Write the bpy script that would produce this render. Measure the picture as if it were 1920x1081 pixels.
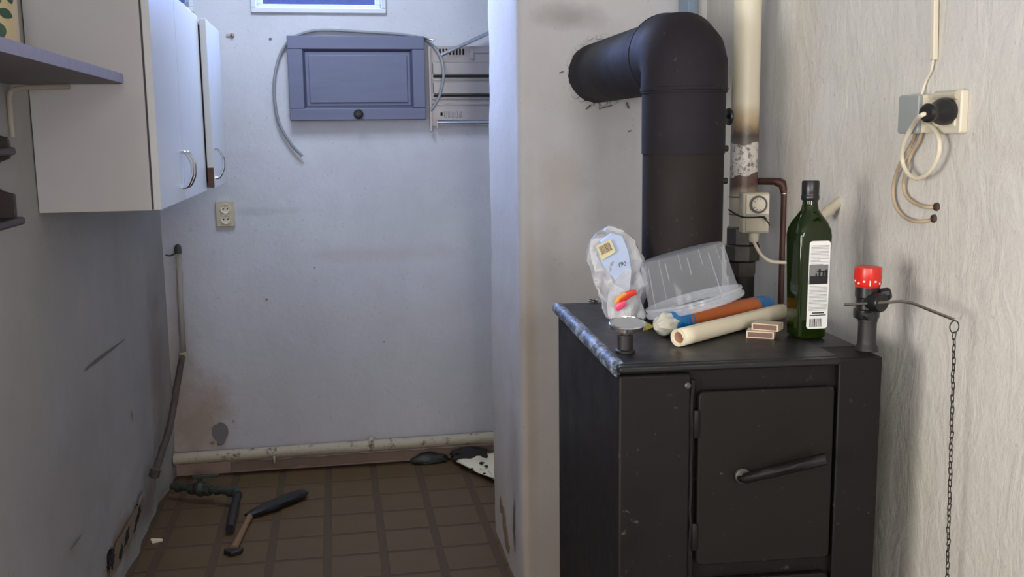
import bpy, bmesh, math, random
from mathutils import Vector, Matrix, noise
random.seed(7)
V = Vector
PI = math.pi
for o in list(bpy.data.objects):
    bpy.data.objects.remove(o)
COL = bpy.context.scene.collection

# ------------------------------------------------------------------ camera
CH = 1.46
yaw, pit, rol = .17441104, .15143378, -.01210066
f = V((math.sin(yaw)*math.cos(pit), math.cos(yaw)*math.cos(pit), -math.sin(pit)))
r0 = V((math.cos(yaw), -math.sin(yaw), 0)); u0 = r0.cross(f)
rt = math.cos(rol)*r0 + math.sin(rol)*u0
up = -math.sin(rol)*r0 + math.cos(rol)*u0
cam_d = bpy.data.cameras.new('camera'); cam = bpy.data.objects.new('camera', cam_d); COL.objects.link(cam)
cam_d.sensor_width = 36; cam_d.lens = 1880/1920*36; cam_d.clip_start = .02
m3 = Matrix((rt, up, -f)).transposed()
cam.matrix_world = Matrix.Translation((0, 0, CH)) @ m3.to_4x4()
sc = bpy.context.scene
sc.camera = cam

# ------------------------------------------------------------------ world, exposure, lights
sc.view_settings.view_transform = 'Standard'
sc.view_settings.look = 'None'
sc.view_settings.gamma = 1
sc.view_settings.use_curve_mapping = False
sc.view_settings.exposure = .24
w = bpy.data.worlds.new('world'); sc.world = w; w.use_nodes = True
wb = w.node_tree.nodes['Background']
wb.inputs[0].default_value = (.45, .52, .82, 1); wb.inputs[1].default_value = .42


def area(name, loc, aim, sx, sy, power, color):
    d = bpy.data.lights.new(name, 'AREA'); d.shape = 'RECTANGLE'; d.size = sx; d.size_y = sy
    d.energy = power; d.color = color
    o = bpy.data.objects.new(name, d); COL.objects.link(o); o.location = loc
    o.rotation_euler = (V(aim)-V(loc)).to_track_quat('-Z', 'Y').to_euler()
    return o


# daylight through the small windows of the alcove, the left window and the glazed door behind the camera, plus two added fill lights
area('alcove_window_daylight', (-.03, 5.05, 2.78), (.0, 3.9, 1.95), 1.3, 1.1, 360, (.70, .85, 1.0))
area('alcove_fill_light', (-.08, 3.66, 2.62), (-.08, 3.7, 0), .45, .45, 14.5, (.74, .86, 1.0))  # unseen fill added to brighten the alcove back wall, no fitting there
area('side_window_daylight', (-2.32, -.35, 1.35), (0, .6, 1.35), 1.0, .95, 62, (1.0, .965, .92))
area('door_daylight', (.42, -2.1, 1.75), (.2, 2, 1.6), .6, 1.0, 38, (1.0, .965, .95))
area('rear_fill_light', (-1.45, -2.12, 1.5), (.9, 2.6, 1.45), .9, .9, 44, (1.0, .975, .95))  # added fill that lifts the chimney front, no window opening behind it


# ------------------------------------------------------------------ pixel-ray helpers (true planes of the room)
def ray(px, py):
    return f + (px-960)/1880*rt - (py-540)/1880*up
def PX(px, py, v):
    d = ray(px, py); return V((0, 0, CH)) + d*(v/d.x)
def PY(px, py, v):
    d = ray(px, py); return V((0, 0, CH)) + d*(v/d.y)
def PZ(px, py, v):
    d = ray(px, py); return V((0, 0, CH)) + d*((v-CH)/d.z)


# ------------------------------------------------------------------ mesh helpers
def obj(name, bm, mat=None, parent=None, smooth=35, bevel=0, kind=None, label=None, loc=None):
    bmesh.ops.recalc_face_normals(bm, faces=bm.faces)
    me = bpy.data.meshes.new(name); 
    if smooth:
        for fc in bm.faces: fc.smooth = True
    bm.to_mesh(me); bm.free()
    if smooth: me.set_sharp_from_angle(angle=math.radians(smooth))
    o = bpy.data.objects.new(name, me); COL.objects.link(o)
    if mat:
        for m_ in (mat if isinstance(mat, (list, tuple)) else [mat]): me.materials.append(m_)
    if loc is not None: o.location = loc
    if parent is not None:
        o.parent = parent
    if bevel:
        md = o.modifiers.new('bevel', 'BEVEL'); md.width = bevel; md.segments = 2; md.limit_method = 'ANGLE'
        md.angle_limit = math.radians(40)
    if kind: o['kind'] = kind
    if label: o['label'] = label
    return o

def thing(name, label, cat, loc=(0, 0, 0), rz=0, group=None, rot=None):
    o = bpy.data.objects.new(name, None); COL.objects.link(o); o.empty_display_size = .02
    o.location = loc; o.rotation_euler = rot if rot else (0, 0, rz)
    o['label'] = label; o['category'] = cat
    if group: o['group'] = group
    return o

def tag(o, label, cat, group=None):
    o['label'] = label; o['category'] = cat
    if group: o['group'] = group
    return o

def B():
    return bmesh.new()

def box(bm, a, b, M=None, mi=0):
    vs = []
    for z in (a[2], b[2]):
        for x, y in ((a[0], a[1]), (b[0], a[1]), (b[0], b[1]), (a[0], b[1])):
            p = V((x, y, z)); vs.append(bm.verts.new(M @ p if M else p))
    for q in ((0, 3, 2, 1), (4, 5, 6, 7), (0, 1, 5, 4), (1, 2, 6, 5), (2, 3, 7, 6), (3, 0, 4, 7)):
        bm.faces.new([vs[i] for i in q]).material_index = mi
    return bm

def bx(a, b, M=None):
    return box(B(), a, b, M)

def ring_bridge(bm, rings, cap0=True, cap1=True, closed=True, mi=0):
    for i in range(len(rings)-1):
        A, C = rings[i], rings[i+1]; n = len(A)
        for k in range(n if closed else n-1):
            bm.faces.new((A[k], A[(k+1) % n], C[(k+1) % n], C[k])).material_index = mi
    if cap0: bm.faces.new(list(reversed(rings[0]))).material_index = mi
    if cap1: bm.faces.new(rings[-1]).material_index = mi
    return bm

def lathe(bm, prof, o=(0, 0, 0), axis=(0, 0, 1), n=32, cap0=True, cap1=True, wob=0, mi=0, sq=0):
    q = V((0, 0, 1)).rotation_difference(V(axis).normalized()); O = V(o); rings = []
    for r, z in prof:
        rg = []
        for k in range(n):
            a = 2*PI*k/n; rr = max(r, 1e-5)
            if sq: 
                c_, s_ = abs(math.cos(a)), abs(math.sin(a)); rr = rr*(1-sq) + sq*rr/max(c_, s_)
            if wob: rr *= 1+wob*noise.noise(V((math.cos(a)*2, math.sin(a)*2, z*40+O.x*9)))
            rg.append(bm.verts.new(O + q @ V((rr*math.cos(a), rr*math.sin(a), z))))
        rings.append(rg)
    return ring_bridge(bm, rings, cap0, cap1, True, mi)

def cr(points, sub=8):
    """Catmull-Rom through the points"""
    P = [V(p) for p in points]; P = [P[0]*2-P[1]] + P + [P[-1]*2-P[-2]]; out = []
    for i in range(1, len(P)-2):
        for s in range(sub):
            t = s/sub; a, b, c, d = P[i-1:i+3]
            out.append(.5*((2*b) + (c-a)*t + (2*a-5*b+4*c-d)*t*t + (3*b-a-3*c+d)*t**3))
    out.append(P[-2]); return out

def tube(bm, pts, r, n=10, caps=True, wob=0, mi=0):
    pts = [V(p) for p in pts]; rings = []; N = len(pts)
    R = r if isinstance(r, (list, tuple)) else [r]*N
    T = [(pts[min(i+1, N-1)]-pts[max(i-1, 0)]).normalized() for i in range(N)]
    nrm = T[0].orthogonal().normalized()
    for i in range(N):
        if i: nrm = (T[i-1].rotation_difference(T[i]) @ nrm)
        nrm = (nrm - T[i]*nrm.dot(T[i])).normalized(); bn = T[i].cross(nrm)
        rg = []
        for k in range(n):
            a = 2*PI*k/n; rr = R[i]
            if wob: rr *= 1+wob*noise.noise(pts[i]*22+V((math.cos(a), math.sin(a), 0))*1.6)
            rg.append(bm.verts.new(pts[i] + nrm*(rr*math.cos(a)) + bn*(rr*math.sin(a))))
        rings.append(rg)
    return ring_bridge(bm, rings, caps, caps, True, mi)

def prism(bm, poly, O, U, W, N, t, mi=0):
    """polygon (u,w) in the plane O,U,W thickened by t along N"""
    O, U, W, N = V(O), V(U), V(W), V(N)
    a = [bm.verts.new(O+U*p[0]+W*p[1]) for p in poly]; b = [bm.verts.new(v.co+N*t) for v in a]
    bm.faces.new(a).material_index = mi; bm.faces.new(list(reversed(b))).material_index = mi
    n = len(a)
    for k in range(n): bm.faces.new((a[k], b[k], b[(k+1) % n], a[(k+1) % n])).material_index = mi
    return bm

def arc(cx, cy, r, a0, a1, n):
    return [(cx+r*math.cos(math.radians(a0+(a1-a0)*i/n)), cy+r*math.sin(math.radians(a0+(a1-a0)*i/n))) for i in range(n+1)]

def rrect(x0, y0, x1, y1, r, n=5):
    return arc(x1-r, y1-r, r, 0, 90, n)+arc(x0+r, y1-r, r, 90, 180, n)+arc(x0+r, y0+r, r, 180, 270, n)+arc(x1-r, y0+r, r, 270, 360, n)

def lin(a, b, n):
    return [a+(b-a)*i/n for i in range(n+1)]

def panel(bm, O, U, W, N, us, ws, thick, holes=(), amp=0, disp=None):
    """wall slab: displaced front grid, flat back, rims round the holes"""
    O, U, W, N = V(O), V(U), V(W), V(N); F, K = {}, {}
    for i, u_ in enumerate(us):
        for j, w_ in enumerate(ws):
            p = O+U*u_+W*w_
            e = amp*(noise.noise(p*2.3)*1.0+noise.noise(p*7+V((5, 1, 2)))*.35) if amp else 0
            if disp: e += disp(u_, w_)
            F[i, j] = bm.verts.new(p+N*e); K[i, j] = bm.verts.new(p-N*thick)
    def solid(i, j):
        if i < 0 or j < 0 or i >= len(us)-1 or j >= len(ws)-1: return False
        cu, cw = (us[i]+us[i+1])/2, (ws[j]+ws[j+1])/2
        return not any(h[0] < cu < h[2] and h[1] < cw < h[3] for h in holes)
    for i in range(len(us)-1):
        for j in range(len(ws)-1):
            if not solid(i, j): continue
            bm.faces.new((F[i, j], F[i+1, j], F[i+1, j+1], F[i, j+1]))
            bm.faces.new((K[i, j], K[i, j+1], K[i+1, j+1], K[i+1, j]))
            for (di, dj, a, b) in ((-1, 0, (i, j), (i, j+1)), (1, 0, (i+1, j), (i+1, j+1)), (0, -1, (i, j), (i+1, j)), (0, 1, (i, j+1), (i+1, j+1))):
                if not solid(i+di, j+dj): bm.faces.new((F[a], F[b], K[b], K[a]))
    for v in [v for v in bm.verts if not v.link_faces]: bm.verts.remove(v)
    return bm


# ------------------------------------------------------------------ materials
def S(c):   # sRGB 0-255 -> linear
    return tuple(((x/255)/12.92 if x/255 <= .04045 else ((x/255+.055)/1.055)**2.4) for x in c)+(1,)

class NT:
    def __init__(s, name):
        s.m = bpy.data.materials.new(name); s.m.use_nodes = True; s.t = s.m.node_tree; s.n = s.t.nodes
        s.p = s.n['Principled BSDF']; s.tc = s.n.new('ShaderNodeTexCoord')
    def link(s, a, b): s.t.links.new(a, b)
    def map(s, scale=(1, 1, 1), loc=(0, 0, 0)):
        q = s.n.new('ShaderNodeMapping'); q.inputs['Scale'].default_value = scale; q.inputs['Location'].default_value = loc
        s.link(s.tc.outputs['Object'], q.inputs[0]); return q.outputs[0]
    def noise(s, scale, detail=4, rough=.55, st=(1, 1, 1), dist=0):
        q = s.n.new('ShaderNodeTexNoise'); q.inputs['Scale'].default_value = scale; q.inputs['Detail'].default_value = detail
        q.inputs['Roughness'].default_value = rough; q.inputs['Distortion'].default_value = dist
        s.link(s.map(st), q.inputs['Vector']); return q.outputs['Fac']
    def ramp(s, v, a, b, c0=(0, 0, 0, 1), c1=(1, 1, 1, 1)):
        q = s.n.new('ShaderNodeValToRGB'); e = q.color_ramp.elements
        e[0].position = a; e[1].position = b; e[0].color = c0; e[1].color = c1; s.link(v, q.inputs[0]); return q.outputs[0]
    def math(s, op, a, b=None, c=None):
        q = s.n.new('ShaderNodeMath'); q.operation = op
        for i, x in enumerate((a, b, c)):
            if x is None: continue
            if isinstance(x, (int, float)): q.inputs[i].default_value = x
            else: s.link(x, q.inputs[i])
        return q.outputs[0]
    def mix(s, fac, a, b, mode='MIX'):
        q = s.n.new('ShaderNodeMix'); q.data_type = 'RGBA'; q.blend_type = mode
        for i, x in ((0, fac), (6, a), (7, b)):
            if isinstance(x, (int, float)): q.inputs[i].default_value = x
            elif isinstance(x, tuple): q.inputs[i].default_value = x
            else: s.link(x, q.inputs[i])
        return q.outputs[2]
    def axis(s, k):
        q = s.n.new('ShaderNodeSeparateXYZ'); s.link(s.tc.outputs['Object'], q.inputs[0]); return q.outputs[k]
    def blob(s, c, size, soft=.5, wob=.5, wscale=6):
        """1 inside an ellipsoid at c with a wobbly edge"""
        q = s.n.new('ShaderNodeMapping'); q.vector_type = 'TEXTURE'
        q.inputs['Location'].default_value = c; q.inputs['Scale'].default_value = size
        s.link(s.tc.outputs['Object'], q.inputs[0])
        l = s.n.new('ShaderNodeVectorMath'); l.operation = 'LENGTH'; s.link(q.outputs[0], l.inputs[0])
        d = s.math('ADD', l.outputs['Value'], s.math('MULTIPLY', s.math('SUBTRACT', s.noise(wscale, 5, .65), .5), wob*2))
        return s.ramp(d, 1-soft, 1.0, (1, 1, 1, 1), (0, 0, 0, 1))
    def bump(s, h, strength=.3, dist=.002, prev=None):
        q = s.n.new('ShaderNodeBump'); q.inputs['Strength'].default_value = strength; q.inputs['Distance'].default_value = dist
        s.link(h, q.inputs['Height'])
        if prev is not None: s.link(prev, q.inputs['Normal'])
        return q.outputs[0]
    def done(s, color=None, rough=.6, metal=0, normal=None, spec=None, **kw):
        if color is not None:
            if isinstance(color, tuple): s.p.inputs['Base Color'].default_value = color
            else: s.link(color, s.p.inputs['Base Color'])
        if isinstance(rough, (int, float)): s.p.inputs['Roughness'].default_value = rough
        else: s.link(rough, s.p.inputs['Roughness'])
        s.p.inputs['Metallic'].default_value = metal
        if spec is not None: s.p.inputs['Specular IOR Level'].default_value = spec
        if normal is not None: s.link(normal, s.p.inputs['Normal'])
        for k, v in kw.items(): s.p.inputs[k.replace('_', ' ')].default_value = v
        return s.m

def plain(name, c, rough=.5, metal=0, var=.12, nscale=30, bump=.15, bscale=120, spec=None, st=(1, 1, 1), dist=.001, **kw):
    t = NT(name); c = S(c)
    dark = tuple(x*(1-var) for x in c[:3])+(1,); lite = tuple(min(1, x*(1+var)) for x in c[:3])+(1,)
    col = t.mix(t.noise(nscale, 5, .6, st), dark, lite)
    return t.done(col, rough, metal, t.bump(t.noise(bscale, 4, .6, st), bump, dist), spec, **kw)

def wall_mat(name, c, stains=(), streak=0, low_tone_z=None, bump=.35):
    t = NT(name); c = S(c)
    col = t.mix(t.ramp(t.noise(1.7, 6, .6), .3, .7), tuple(x*.9 for x in c[:3])+(1,), tuple(min(1, x*1.06) for x in c[:3])+(1,))
    col = t.mix(t.math('MULTIPLY', t.ramp(t.noise(9, 6, .7), .5, .75), .22), col, tuple(x*.72 for x in c[:3])+(1,))
    col = t.mix(t.math('MULTIPLY', t.ramp(t.noise(70, 3, .5), .68, .74), .35), col, tuple(x*.45 for x in c[:3])+(1,))
    if low_tone_z:  # colour turns darker and browner towards the bottom
        z0, z1, gc, gs = low_tone_z
        g = t.math('SUBTRACT', z1, t.axis(2)); g = t.math('DIVIDE', g, z1-z0)
        g = t.math('ADD', g, t.math('MULTIPLY', t.math('SUBTRACT', t.noise(3.5, 6, .6), .5), .5))
        col = t.mix(t.math('MULTIPLY', t.ramp(g, 0, 1), gs), col, S(gc))
    for (pos, size, sc_, strength, soft, wob) in stains:
        col = t.mix(t.math('MULTIPLY', t.blob(pos, size, soft, wob), strength), col, S(sc_))
    b = t.bump(t.noise(26, 6, .62), bump, .006)
    b = t.bump(t.noise(150, 3, .5), .22, .0015, b)
    if streak: b = t.bump(t.noise(17, 5, .62, (1, 1, .38), 1.2), streak, .008, b)
    return t.done(col, .72, 0, b, .3)

M = {}
M['white_lam'] = plain('white laminate', (188, 187, 190), .38, var=.03, nscale=14, bump=.03)
M['lam_door'] = plain('white laminate door', (205, 208, 212), .32, var=.05, nscale=9, bump=.06, bscale=12, st=(3, 3, .5))
M['brown'] = plain('brown board', (92, 66, 58), .7, var=.2)
M['shelf'] = plain('grey shelf board', (122, 112, 118), .6, var=.12, nscale=20)
M['shelf_edge'] = plain('worn shelf edge', (128, 118, 122), .6, var=.25, nscale=40)
M['white_metal'] = plain('white painted metal', (178, 172, 160), .45, var=.12, nscale=40)
M['darkwood'] = plain('dark stained wood', (52, 42, 44), .45, var=.25, nscale=30)
M['chrome'] = plain('chrome', (215, 218, 220), .16, 1, var=.04, bump=.02)
M['steel'] = plain('dull steel', (165, 160, 152), .38, 1, var=.15)
M['sheet'] = plain('stamped sheet metal', (150, 146, 146), .42, .55, var=.1, nscale=12)
M['blackhole'] = plain('hole darkness', (14, 14, 16), .9, var=.2)  # black stands in for the shade inside holes, gaps and slots
M['greywood'] = plain('grey painted wood', (101, 106, 132), .55, var=.13, nscale=8, st=(.6, 1, 5), bump=.35, bscale=30)
M['greywood_in'] = plain('grey painted wood groove', (64, 68, 92), .6, var=.13, nscale=8)
M['hose'] = plain('grey plastic hose', (134, 138, 146), .45, var=.08)
M['beige'] = plain('aged beige plastic', (186, 178, 158), .4, var=.06)
M['cream'] = plain('cream plastic', (216, 208, 188), .38, var=.05)
M['greyplastic'] = plain('pale grey plastic', (150, 156, 154), .42, var=.05)
M['cable'] = plain('cream cable', (222, 212, 190), .42, var=.06)
M['cable2'] = plain('beige old cable', (184, 164, 136), .5, var=.12)
M['black'] = plain('black rubber', (20, 20, 22), .38, var=.15)
M['blackplastic'] = plain('black plastic', (26, 26, 27), .3, var=.1)
M['red'] = plain('red plastic', (206, 38, 26), .3, var=.05, bump=.03)
M['copper'] = plain('old copper pipe', (74, 46, 38), .5, .2, var=.2)
M['bronze'] = plain('brown fitting', (86, 66, 58), .5, .3, var=.25)
M['paper'] = plain('cream paper', (222, 212, 188), .7, var=.04, nscale=10, bump=.15, bscale=18)
M['cardboard'] = plain('brown cardboard', (150, 112, 88), .8, var=.1)
M['orange'] = plain('orange film', (176, 92, 40), .38, var=.14, nscale=30, bump=.5, bscale=24, dist=.003)
M['blue'] = plain('blue foil', (32, 112, 176), .28, var=.2, nscale=40, bump=.7, bscale=40, dist=.004)
M['whitefoil'] = plain('white foil', (206, 204, 190), .3, var=.12, nscale=50, bump=.8, bscale=45, dist=.005)
M['yellow'] = plain('yellow green foil', (170, 160, 70), .4, var=.2)
M['matchcream'] = plain('match box card', (200, 186, 158), .6, var=.06)
M['striker'] = plain('striker strip', (120, 92, 84), .85, var=.1)
M['labelwhite'] = plain('bottle label', (228, 228, 226), .5, var=.02, bump=.02)
M['inkgrey'] = plain('grey print', (150, 152, 152), .6, var=.1)
M['ink'] = plain('black print', (26, 26, 28), .5, var=.1)
M['photogrey'] = plain('photo print', (118, 120, 120), .5, var=.3, nscale=120)
M['barlabel'] = plain('yellowish sticker', (208, 202, 160), .5, var=.03, bump=.02)
M['glassgreen'] = None
M['brick'] = plain('exposed plaster', (128, 108, 90), .9, var=.25, nscale=25, bump=.8, bscale=40, dist=.006)
M['cement'] = plain('grey cement patch', (108, 106, 106), .85, var=.12, nscale=20, bump=.4)
M['iron'] = plain('galvanised fitting', (92, 88, 84), .5, .6, var=.35, nscale=45, bump=.4)
M['ironpipe'] = plain('dark iron pipe', (44, 42, 42), .5, .3, var=.25, nscale=30, bump=.3)
M['greenvalve'] = plain('corroded green valve', (58, 62, 58), .6, .3, var=.35, nscale=60, bump=.5)
M['pot'] = plain('cream ceramic', (196, 180, 142), .3, var=.04, bump=.03)
M['leafgreen'] = plain('painted green leaf', (44, 78, 62), .35, var=.2)
M['windowwhite'] = plain('old white window paint', (200, 205, 215), .5, var=.08)
M['ceiling'] = plain('ceiling paint', (205, 203, 200), .8, var=.04, nscale=3)
M['debris'] = plain('dark debris', (34, 30, 30), .85, var=.3, nscale=40, bump=.6, dist=.004)
M['scraper_wood'] = plain('pale worn wood', (128, 98, 70), .65, var=.25, nscale=14, st=(1, 1, 5))
M['silver'] = plain('gauge dial', (176, 178, 176), .35, .1, var=.06)
M['pinkitem'] = plain('pink packet', (232, 84, 120), .3, var=.1)
M['rednose'] = plain('red packet', (214, 60, 44), .3, var=.15)
M['yelloworange'] = plain('orange packet', (236, 150, 60), .3, var=.15)

# stove paint: sooty black enamel
def stove_mat(name, c, rough, var=.35, spec=.2):
    t = NT(name); c = S(c)
    col = t.mix(t.noise(5, 7, .65, (1, 1, .5)), tuple(x*(1-var) for x in c[:3])+(1,), tuple(x*(1+var) for x in c[:3])+(1,))
    col = t.mix(t.math('MULTIPLY', t.ramp(t.noise(60, 4, .6), .66, .76), .5), col, S((96, 88, 80)))
    r = t.ramp(t.noise(9, 5, .6), .3, .8, (rough-.08,)*3+(1,), (rough+.14,)*3+(1,))
    b = t.bump(t.noise(14, 6, .6, (1, 1, .35)), .3, .003); b = t.bump(t.noise(120, 3, .6), .25, .001, b)
    return t.done(col, r, .0, b, spec)
M['stove'] = stove_mat('sooty black stove enamel', (20, 18, 18), .5)
M['stovetop'] = stove_mat('black stove plate', (22, 22, 25), .42, .35, .4)
M['stovedoor'] = stove_mat('dark brown stove door', (23, 20, 18), .52)
M['pipe'] = stove_mat('dark stovepipe steel', (34, 31, 37), .68, .15)
M['pipelow'] = stove_mat('rust brown stovepipe steel', (38, 32, 32), .66, .15)
# rolled edge of the stove top: worn speckle, blue window light painted in
t = NT('blue-lit worn edge'); col = t.mix(t.ramp(t.noise(55, 6, .7, (1, .6, 1)), .45, .6), S((60, 70, 84)), S((150, 160, 172)))
M['worn'] = t.done(col, .45, .1, t.bump(t.noise(60, 5, .7), .8, .003), .4)

# burnt cream heating pipe
t = NT('burnt cream pipe')
z = t.math('ADD', t.axis(2), t.math('MULTIPLY', t.math('SUBTRACT', t.noise(14, 5, .6), .5), .05))
g = t.n.new('ShaderNodeValToRGB'); t.link(t.math('DIVIDE', t.math('SUBTRACT', z, 1.0), 1.0), g.inputs[0])
el = g.color_ramp.elements; el[0].position = .0; el[0].color = S((60, 54, 50)); el[1].position = 1; el[1].color = S((222, 216, 196))
for p_, c_ in ((.22, (180, 170, 152)), (.30, (190, 178, 160)), (.335, (92, 70, 62)), (.37, (100, 82, 74)), (.40, (196, 190, 182)), (.425, (120, 110, 104)), (.455, (78, 68, 60)), (.485, (186, 164, 128)), (.53, (222, 214, 190))):
    e = el.new(p_); e.color = S(c_)
sp = t.mix(t.math('MULTIPLY', t.ramp(t.noise(90, 4, .7), .52, .6), .8), S((226, 222, 214)), S((74, 60, 54)))
inz = t.math('MULTIPLY', t.ramp(t.axis(2), .0, .001), 1.0)
lo = t.math('MULTIPLY', t.math('GREATER_THAN', z, 1.36), t.math('LESS_THAN', z, 1.435))
col = t.mix(t.math('MULTIPLY', lo, .8), g.outputs[0], sp)
M['burnt'] = t.done(col, .4, 0, t.bump(t.noise(60, 4, .6, (1, 1, .2)), .3, .002), .5)

# cream painted pipe with flaking
t = NT('flaking painted pipe')
col = t.mix(t.ramp(t.noise(22, 6, .7), .56, .66), S((172, 162, 144)), S((92, 72, 60)))
M['flake'] = t.done(col, .6, 0, t.bump(t.noise(26, 6, .7), .7, .006), .3)
t = NT('painted riser with stains')
g = t.ramp(t.axis(2), .45, .8, S((60, 46, 40)), S((176, 170, 164)))
col = t.mix(t.ramp(t.noise(22, 6, .7), .62, .72), g, S((92, 74, 64)))
M['riser'] = t.done(col, .6, 0, t.bump(t.noise(26, 6, .7), .6, .005), .3)

M['riserlow'] = plain('stained lower pipe', (84, 72, 66), .7, var=.4, nscale=26, bump=.5, dist=.004)
# floor
t = NT('brown floor tile'); 
col = t.mix(t.noise(7, 6, .6), S((76, 59, 41)), S((104, 83, 57)))
col = t.mix(t.math('MULTIPLY', t.ramp(t.noise(3, 7, .7), .5, .7), .5), col, S((66, 52, 42)))
M['tile'] = t.done(col, .5, 0, t.bump(t.noise(40, 5, .6), .3, .002), .4)
M['floorbase'] = plain('dark brown floor', (76, 58, 41), .7, var=.2, nscale=9, bump=.5, bscale=40)

# glass, clear plastic, bag
def thin_mat(name, tint, alpha, rough, milky=(.8, .82, .85, 1), bump=None, facing=.45, crinkle=None):
    t = NT(name); n = t.n; out = n['Material Output']
    tr = n.new('ShaderNodeBsdfTransparent'); tr.inputs[0].default_value = tint
    t.p.inputs['Base Color'].default_value = milky; t.p.inputs['Roughness'].default_value = rough
    mx = n.new('ShaderNodeMixShader')
    if isinstance(alpha, float):
        fr = n.new('ShaderNodeLayerWeight'); fr.inputs[0].default_value = .35
        a = t.math('ADD', t.math('MULTIPLY', fr.outputs['Facing'], facing), alpha)
        t.link(a, mx.inputs[0])
    if bump:
        b = t.bump(t.noise(bump[0], 5, .6, dist=.8), bump[1], bump[2])
        if crinkle:
            vo = n.new('ShaderNodeTexVoronoi'); vo.inputs['Scale'].default_value = crinkle[0]; t.link(t.map((1, 1, .55)), vo.inputs['Vector']); b = t.bump(vo.outputs['Distance'], crinkle[1], crinkle[2], b)
        t.link(b, t.p.inputs['Normal'])
    t.link(tr.outputs[0], mx.inputs[1]); t.link(t.p.outputs[0], mx.inputs[2]); t.link(mx.outputs[0], out.inputs[0])
    return t.m
M['clear'] = thin_mat('clear milky plastic', (.95, .965, .985, 1), .10, .08, (.82, .85, .90, 1), None, .25)
M['rim'] = thin_mat('clear plastic rim', (.93, .95, .98, 1), .24, .15, (.80, .82, .86, 1))
M['pane'] = thin_mat('crinkled window glass', (.62, .68, .95, 1), (.08), .15, (.25, .3, .5, 1), (30, .8, .02), .45, (28, .8, .03))
M['bagfilm'] = thin_mat('white bag film', (.95, .95, .97, 1), .52, .28, (.78, .79, .82, 1), (26, .6, .008), .45, (24, 1.0, .03))
t = NT('dark green bottle glass')
M['glassgreen'] = t.done((.022, .05, .004, 1), .06, 0, None, .6, Transmission_Weight=.7, IOR=1.45)

# ------------------------------------------------------------------ the room
XL, XR, YB, YC = -.742, 1.09, 4.42, 2.93   # left wall, right wall, back wall, chimney front
W1 = (-.30, 1.985, .241, 2.5)               # window_1 in the back wall (x0, z0, x1, z1)
W2 = (-.70, 1.985, -.545, 2.5)
p1 = PY(395, 790, YB)
m_back = wall_mat('back wall paint', (196, 198, 208), stains=[
    ((-.62, YB, .22), (.20, .3, .26), (150, 124, 98), .65, .8, .8),
    ((-.68, YB, .45), (.10, .3, .35), (150, 134, 118), .5, .8, .7),
    ((0, YB, .03), (2.0, .3, .07), (150, 118, 100), .75, .3, .5),
    ((-.3, YB, 1.15), (.22, .3, .02), (150, 150, 160), .25, .8, .9),
    ((.2, YB, .95), (.5, .3, .05), (176, 174, 172), .35, .7, .8)],
    low_tone_z=(-.3, .9, (160, 146, 132), .55))
us = sorted(set(lin(-.80, 1.2, 44)+[W1[0], W1[2], W2[0], W2[2]])); ws = sorted(set(lin(0, 2.7, 54)+[W1[1], W1[3]]))
o = obj('wall_back', panel(B(), (0, YB, 0), (1, 0, 0), (0, 0, 1), (0, -1, 0), us, ws, .28, (W1, W2), .004), m_back, kind='structure')
wall_back = o
# plaster patch & chips on the back wall
pc = PY(413, 808, YB)
bm = B(); prism(bm, [(.036*(1+.18*noise.noise(V((math.cos(a)*1.4, math.sin(a)*1.4, 3))))*math.cos(a), .042*(1+.25*noise.noise(V((math.cos(a)*1.4, math.sin(a)*1.4, 3))))*math.sin(a)-(.012 if 4.2 < a < 5.2 else 0)) for a in [k*PI/12 for k in range(24)]], pc+V((0, -.001, 0)), (1, 0, 0), (0, 0, 1), (0, -1, 0), .005)
obj('plaster_patch', bm, M['cement'], wall_back, label='round grey cement patch')
for (px, py, s) in ((398, 829, .006), (412, 831, .008), (438, 788, .003), (507, 72, .004), (555, 77, .003), (500, 560, .003), (720, 640, .003), (590, 500, .002)):
    q = PY(px, py, YB); bm = B(); prism(bm, [(s*1.6*math.cos(a)*(1+.3*noise.noise(V((a, px, 0)))), s*math.sin(a)) for a in [k*PI/5 for k in range(10)]], q+V((0, .004, 0)), (1, 0, 0), (0, 0, 1), (0, -1, 0), .007)
    obj('plaster_chip', bm, M['brick'] if s > .005 else M['cement'], wall_back)

# left wall with broken plaster near the floor
dents = []
for (px, py, ry, rz, d) in ((256, 962, .055, .018, .03), (250, 985, .03, .014, .026), (234, 1004, .05, .02, .03), (206, 1048, .035, .03, .032), (222, 1036, .04, .02, .015), (262, 940, .09, .02, .012)):
    q = PX(px, py, XL); dents.append((q.y, q.z, ry, rz, d))
lip = PX(228, 1010, XL)
def dleft(u_, w_):
    e = 0
    for (y, z_, ry, rz, d) in dents:
        k = ((u_-y)/ry)**2+((w_-z_)/rz)**2+.5*noise.noise(V((u_*30, w_*30, 1)))
        if k < 1: e -= d*min(1, 2.2*(1-k))
    if w_ < .45 and u_ > 2.6: e += .012*noise.noise(V((u_*6, w_*8, 4)))*(1-w_/.45)
    if u_ > 4.05: e += .02*((u_-4.05)/.37)**2                       # soft corner
    return e
m_left = wall_mat('left wall paint', (176, 174, 172), stains=[
    ((XL, dents[2][0], dents[2][1]), (.3, .34, .075), (126, 104, 82), .8, .6, .7),
    ((XL, dents[0][0]+.12, .1), (.3, .5, .1), (120, 104, 88), .6, .7, .8),
    ((XL, 4.2, .5), (.3, .16, .55), (128, 110, 96), .5, .7, .7),
    ((XL, 2.9, .5), (.3, .5, .3), (150, 142, 132), .4, .8, .8)] +
    [((XL, d[0], d[1]), (.3, d[2]*.9, d[3]*.9), (30, 25, 22), .92, .3, .35) for d in dents[:5]],  # near-black paints the shade inside each dent
    low_tone_z=(-.2, 1.2, (128, 120, 112), .5))
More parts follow.
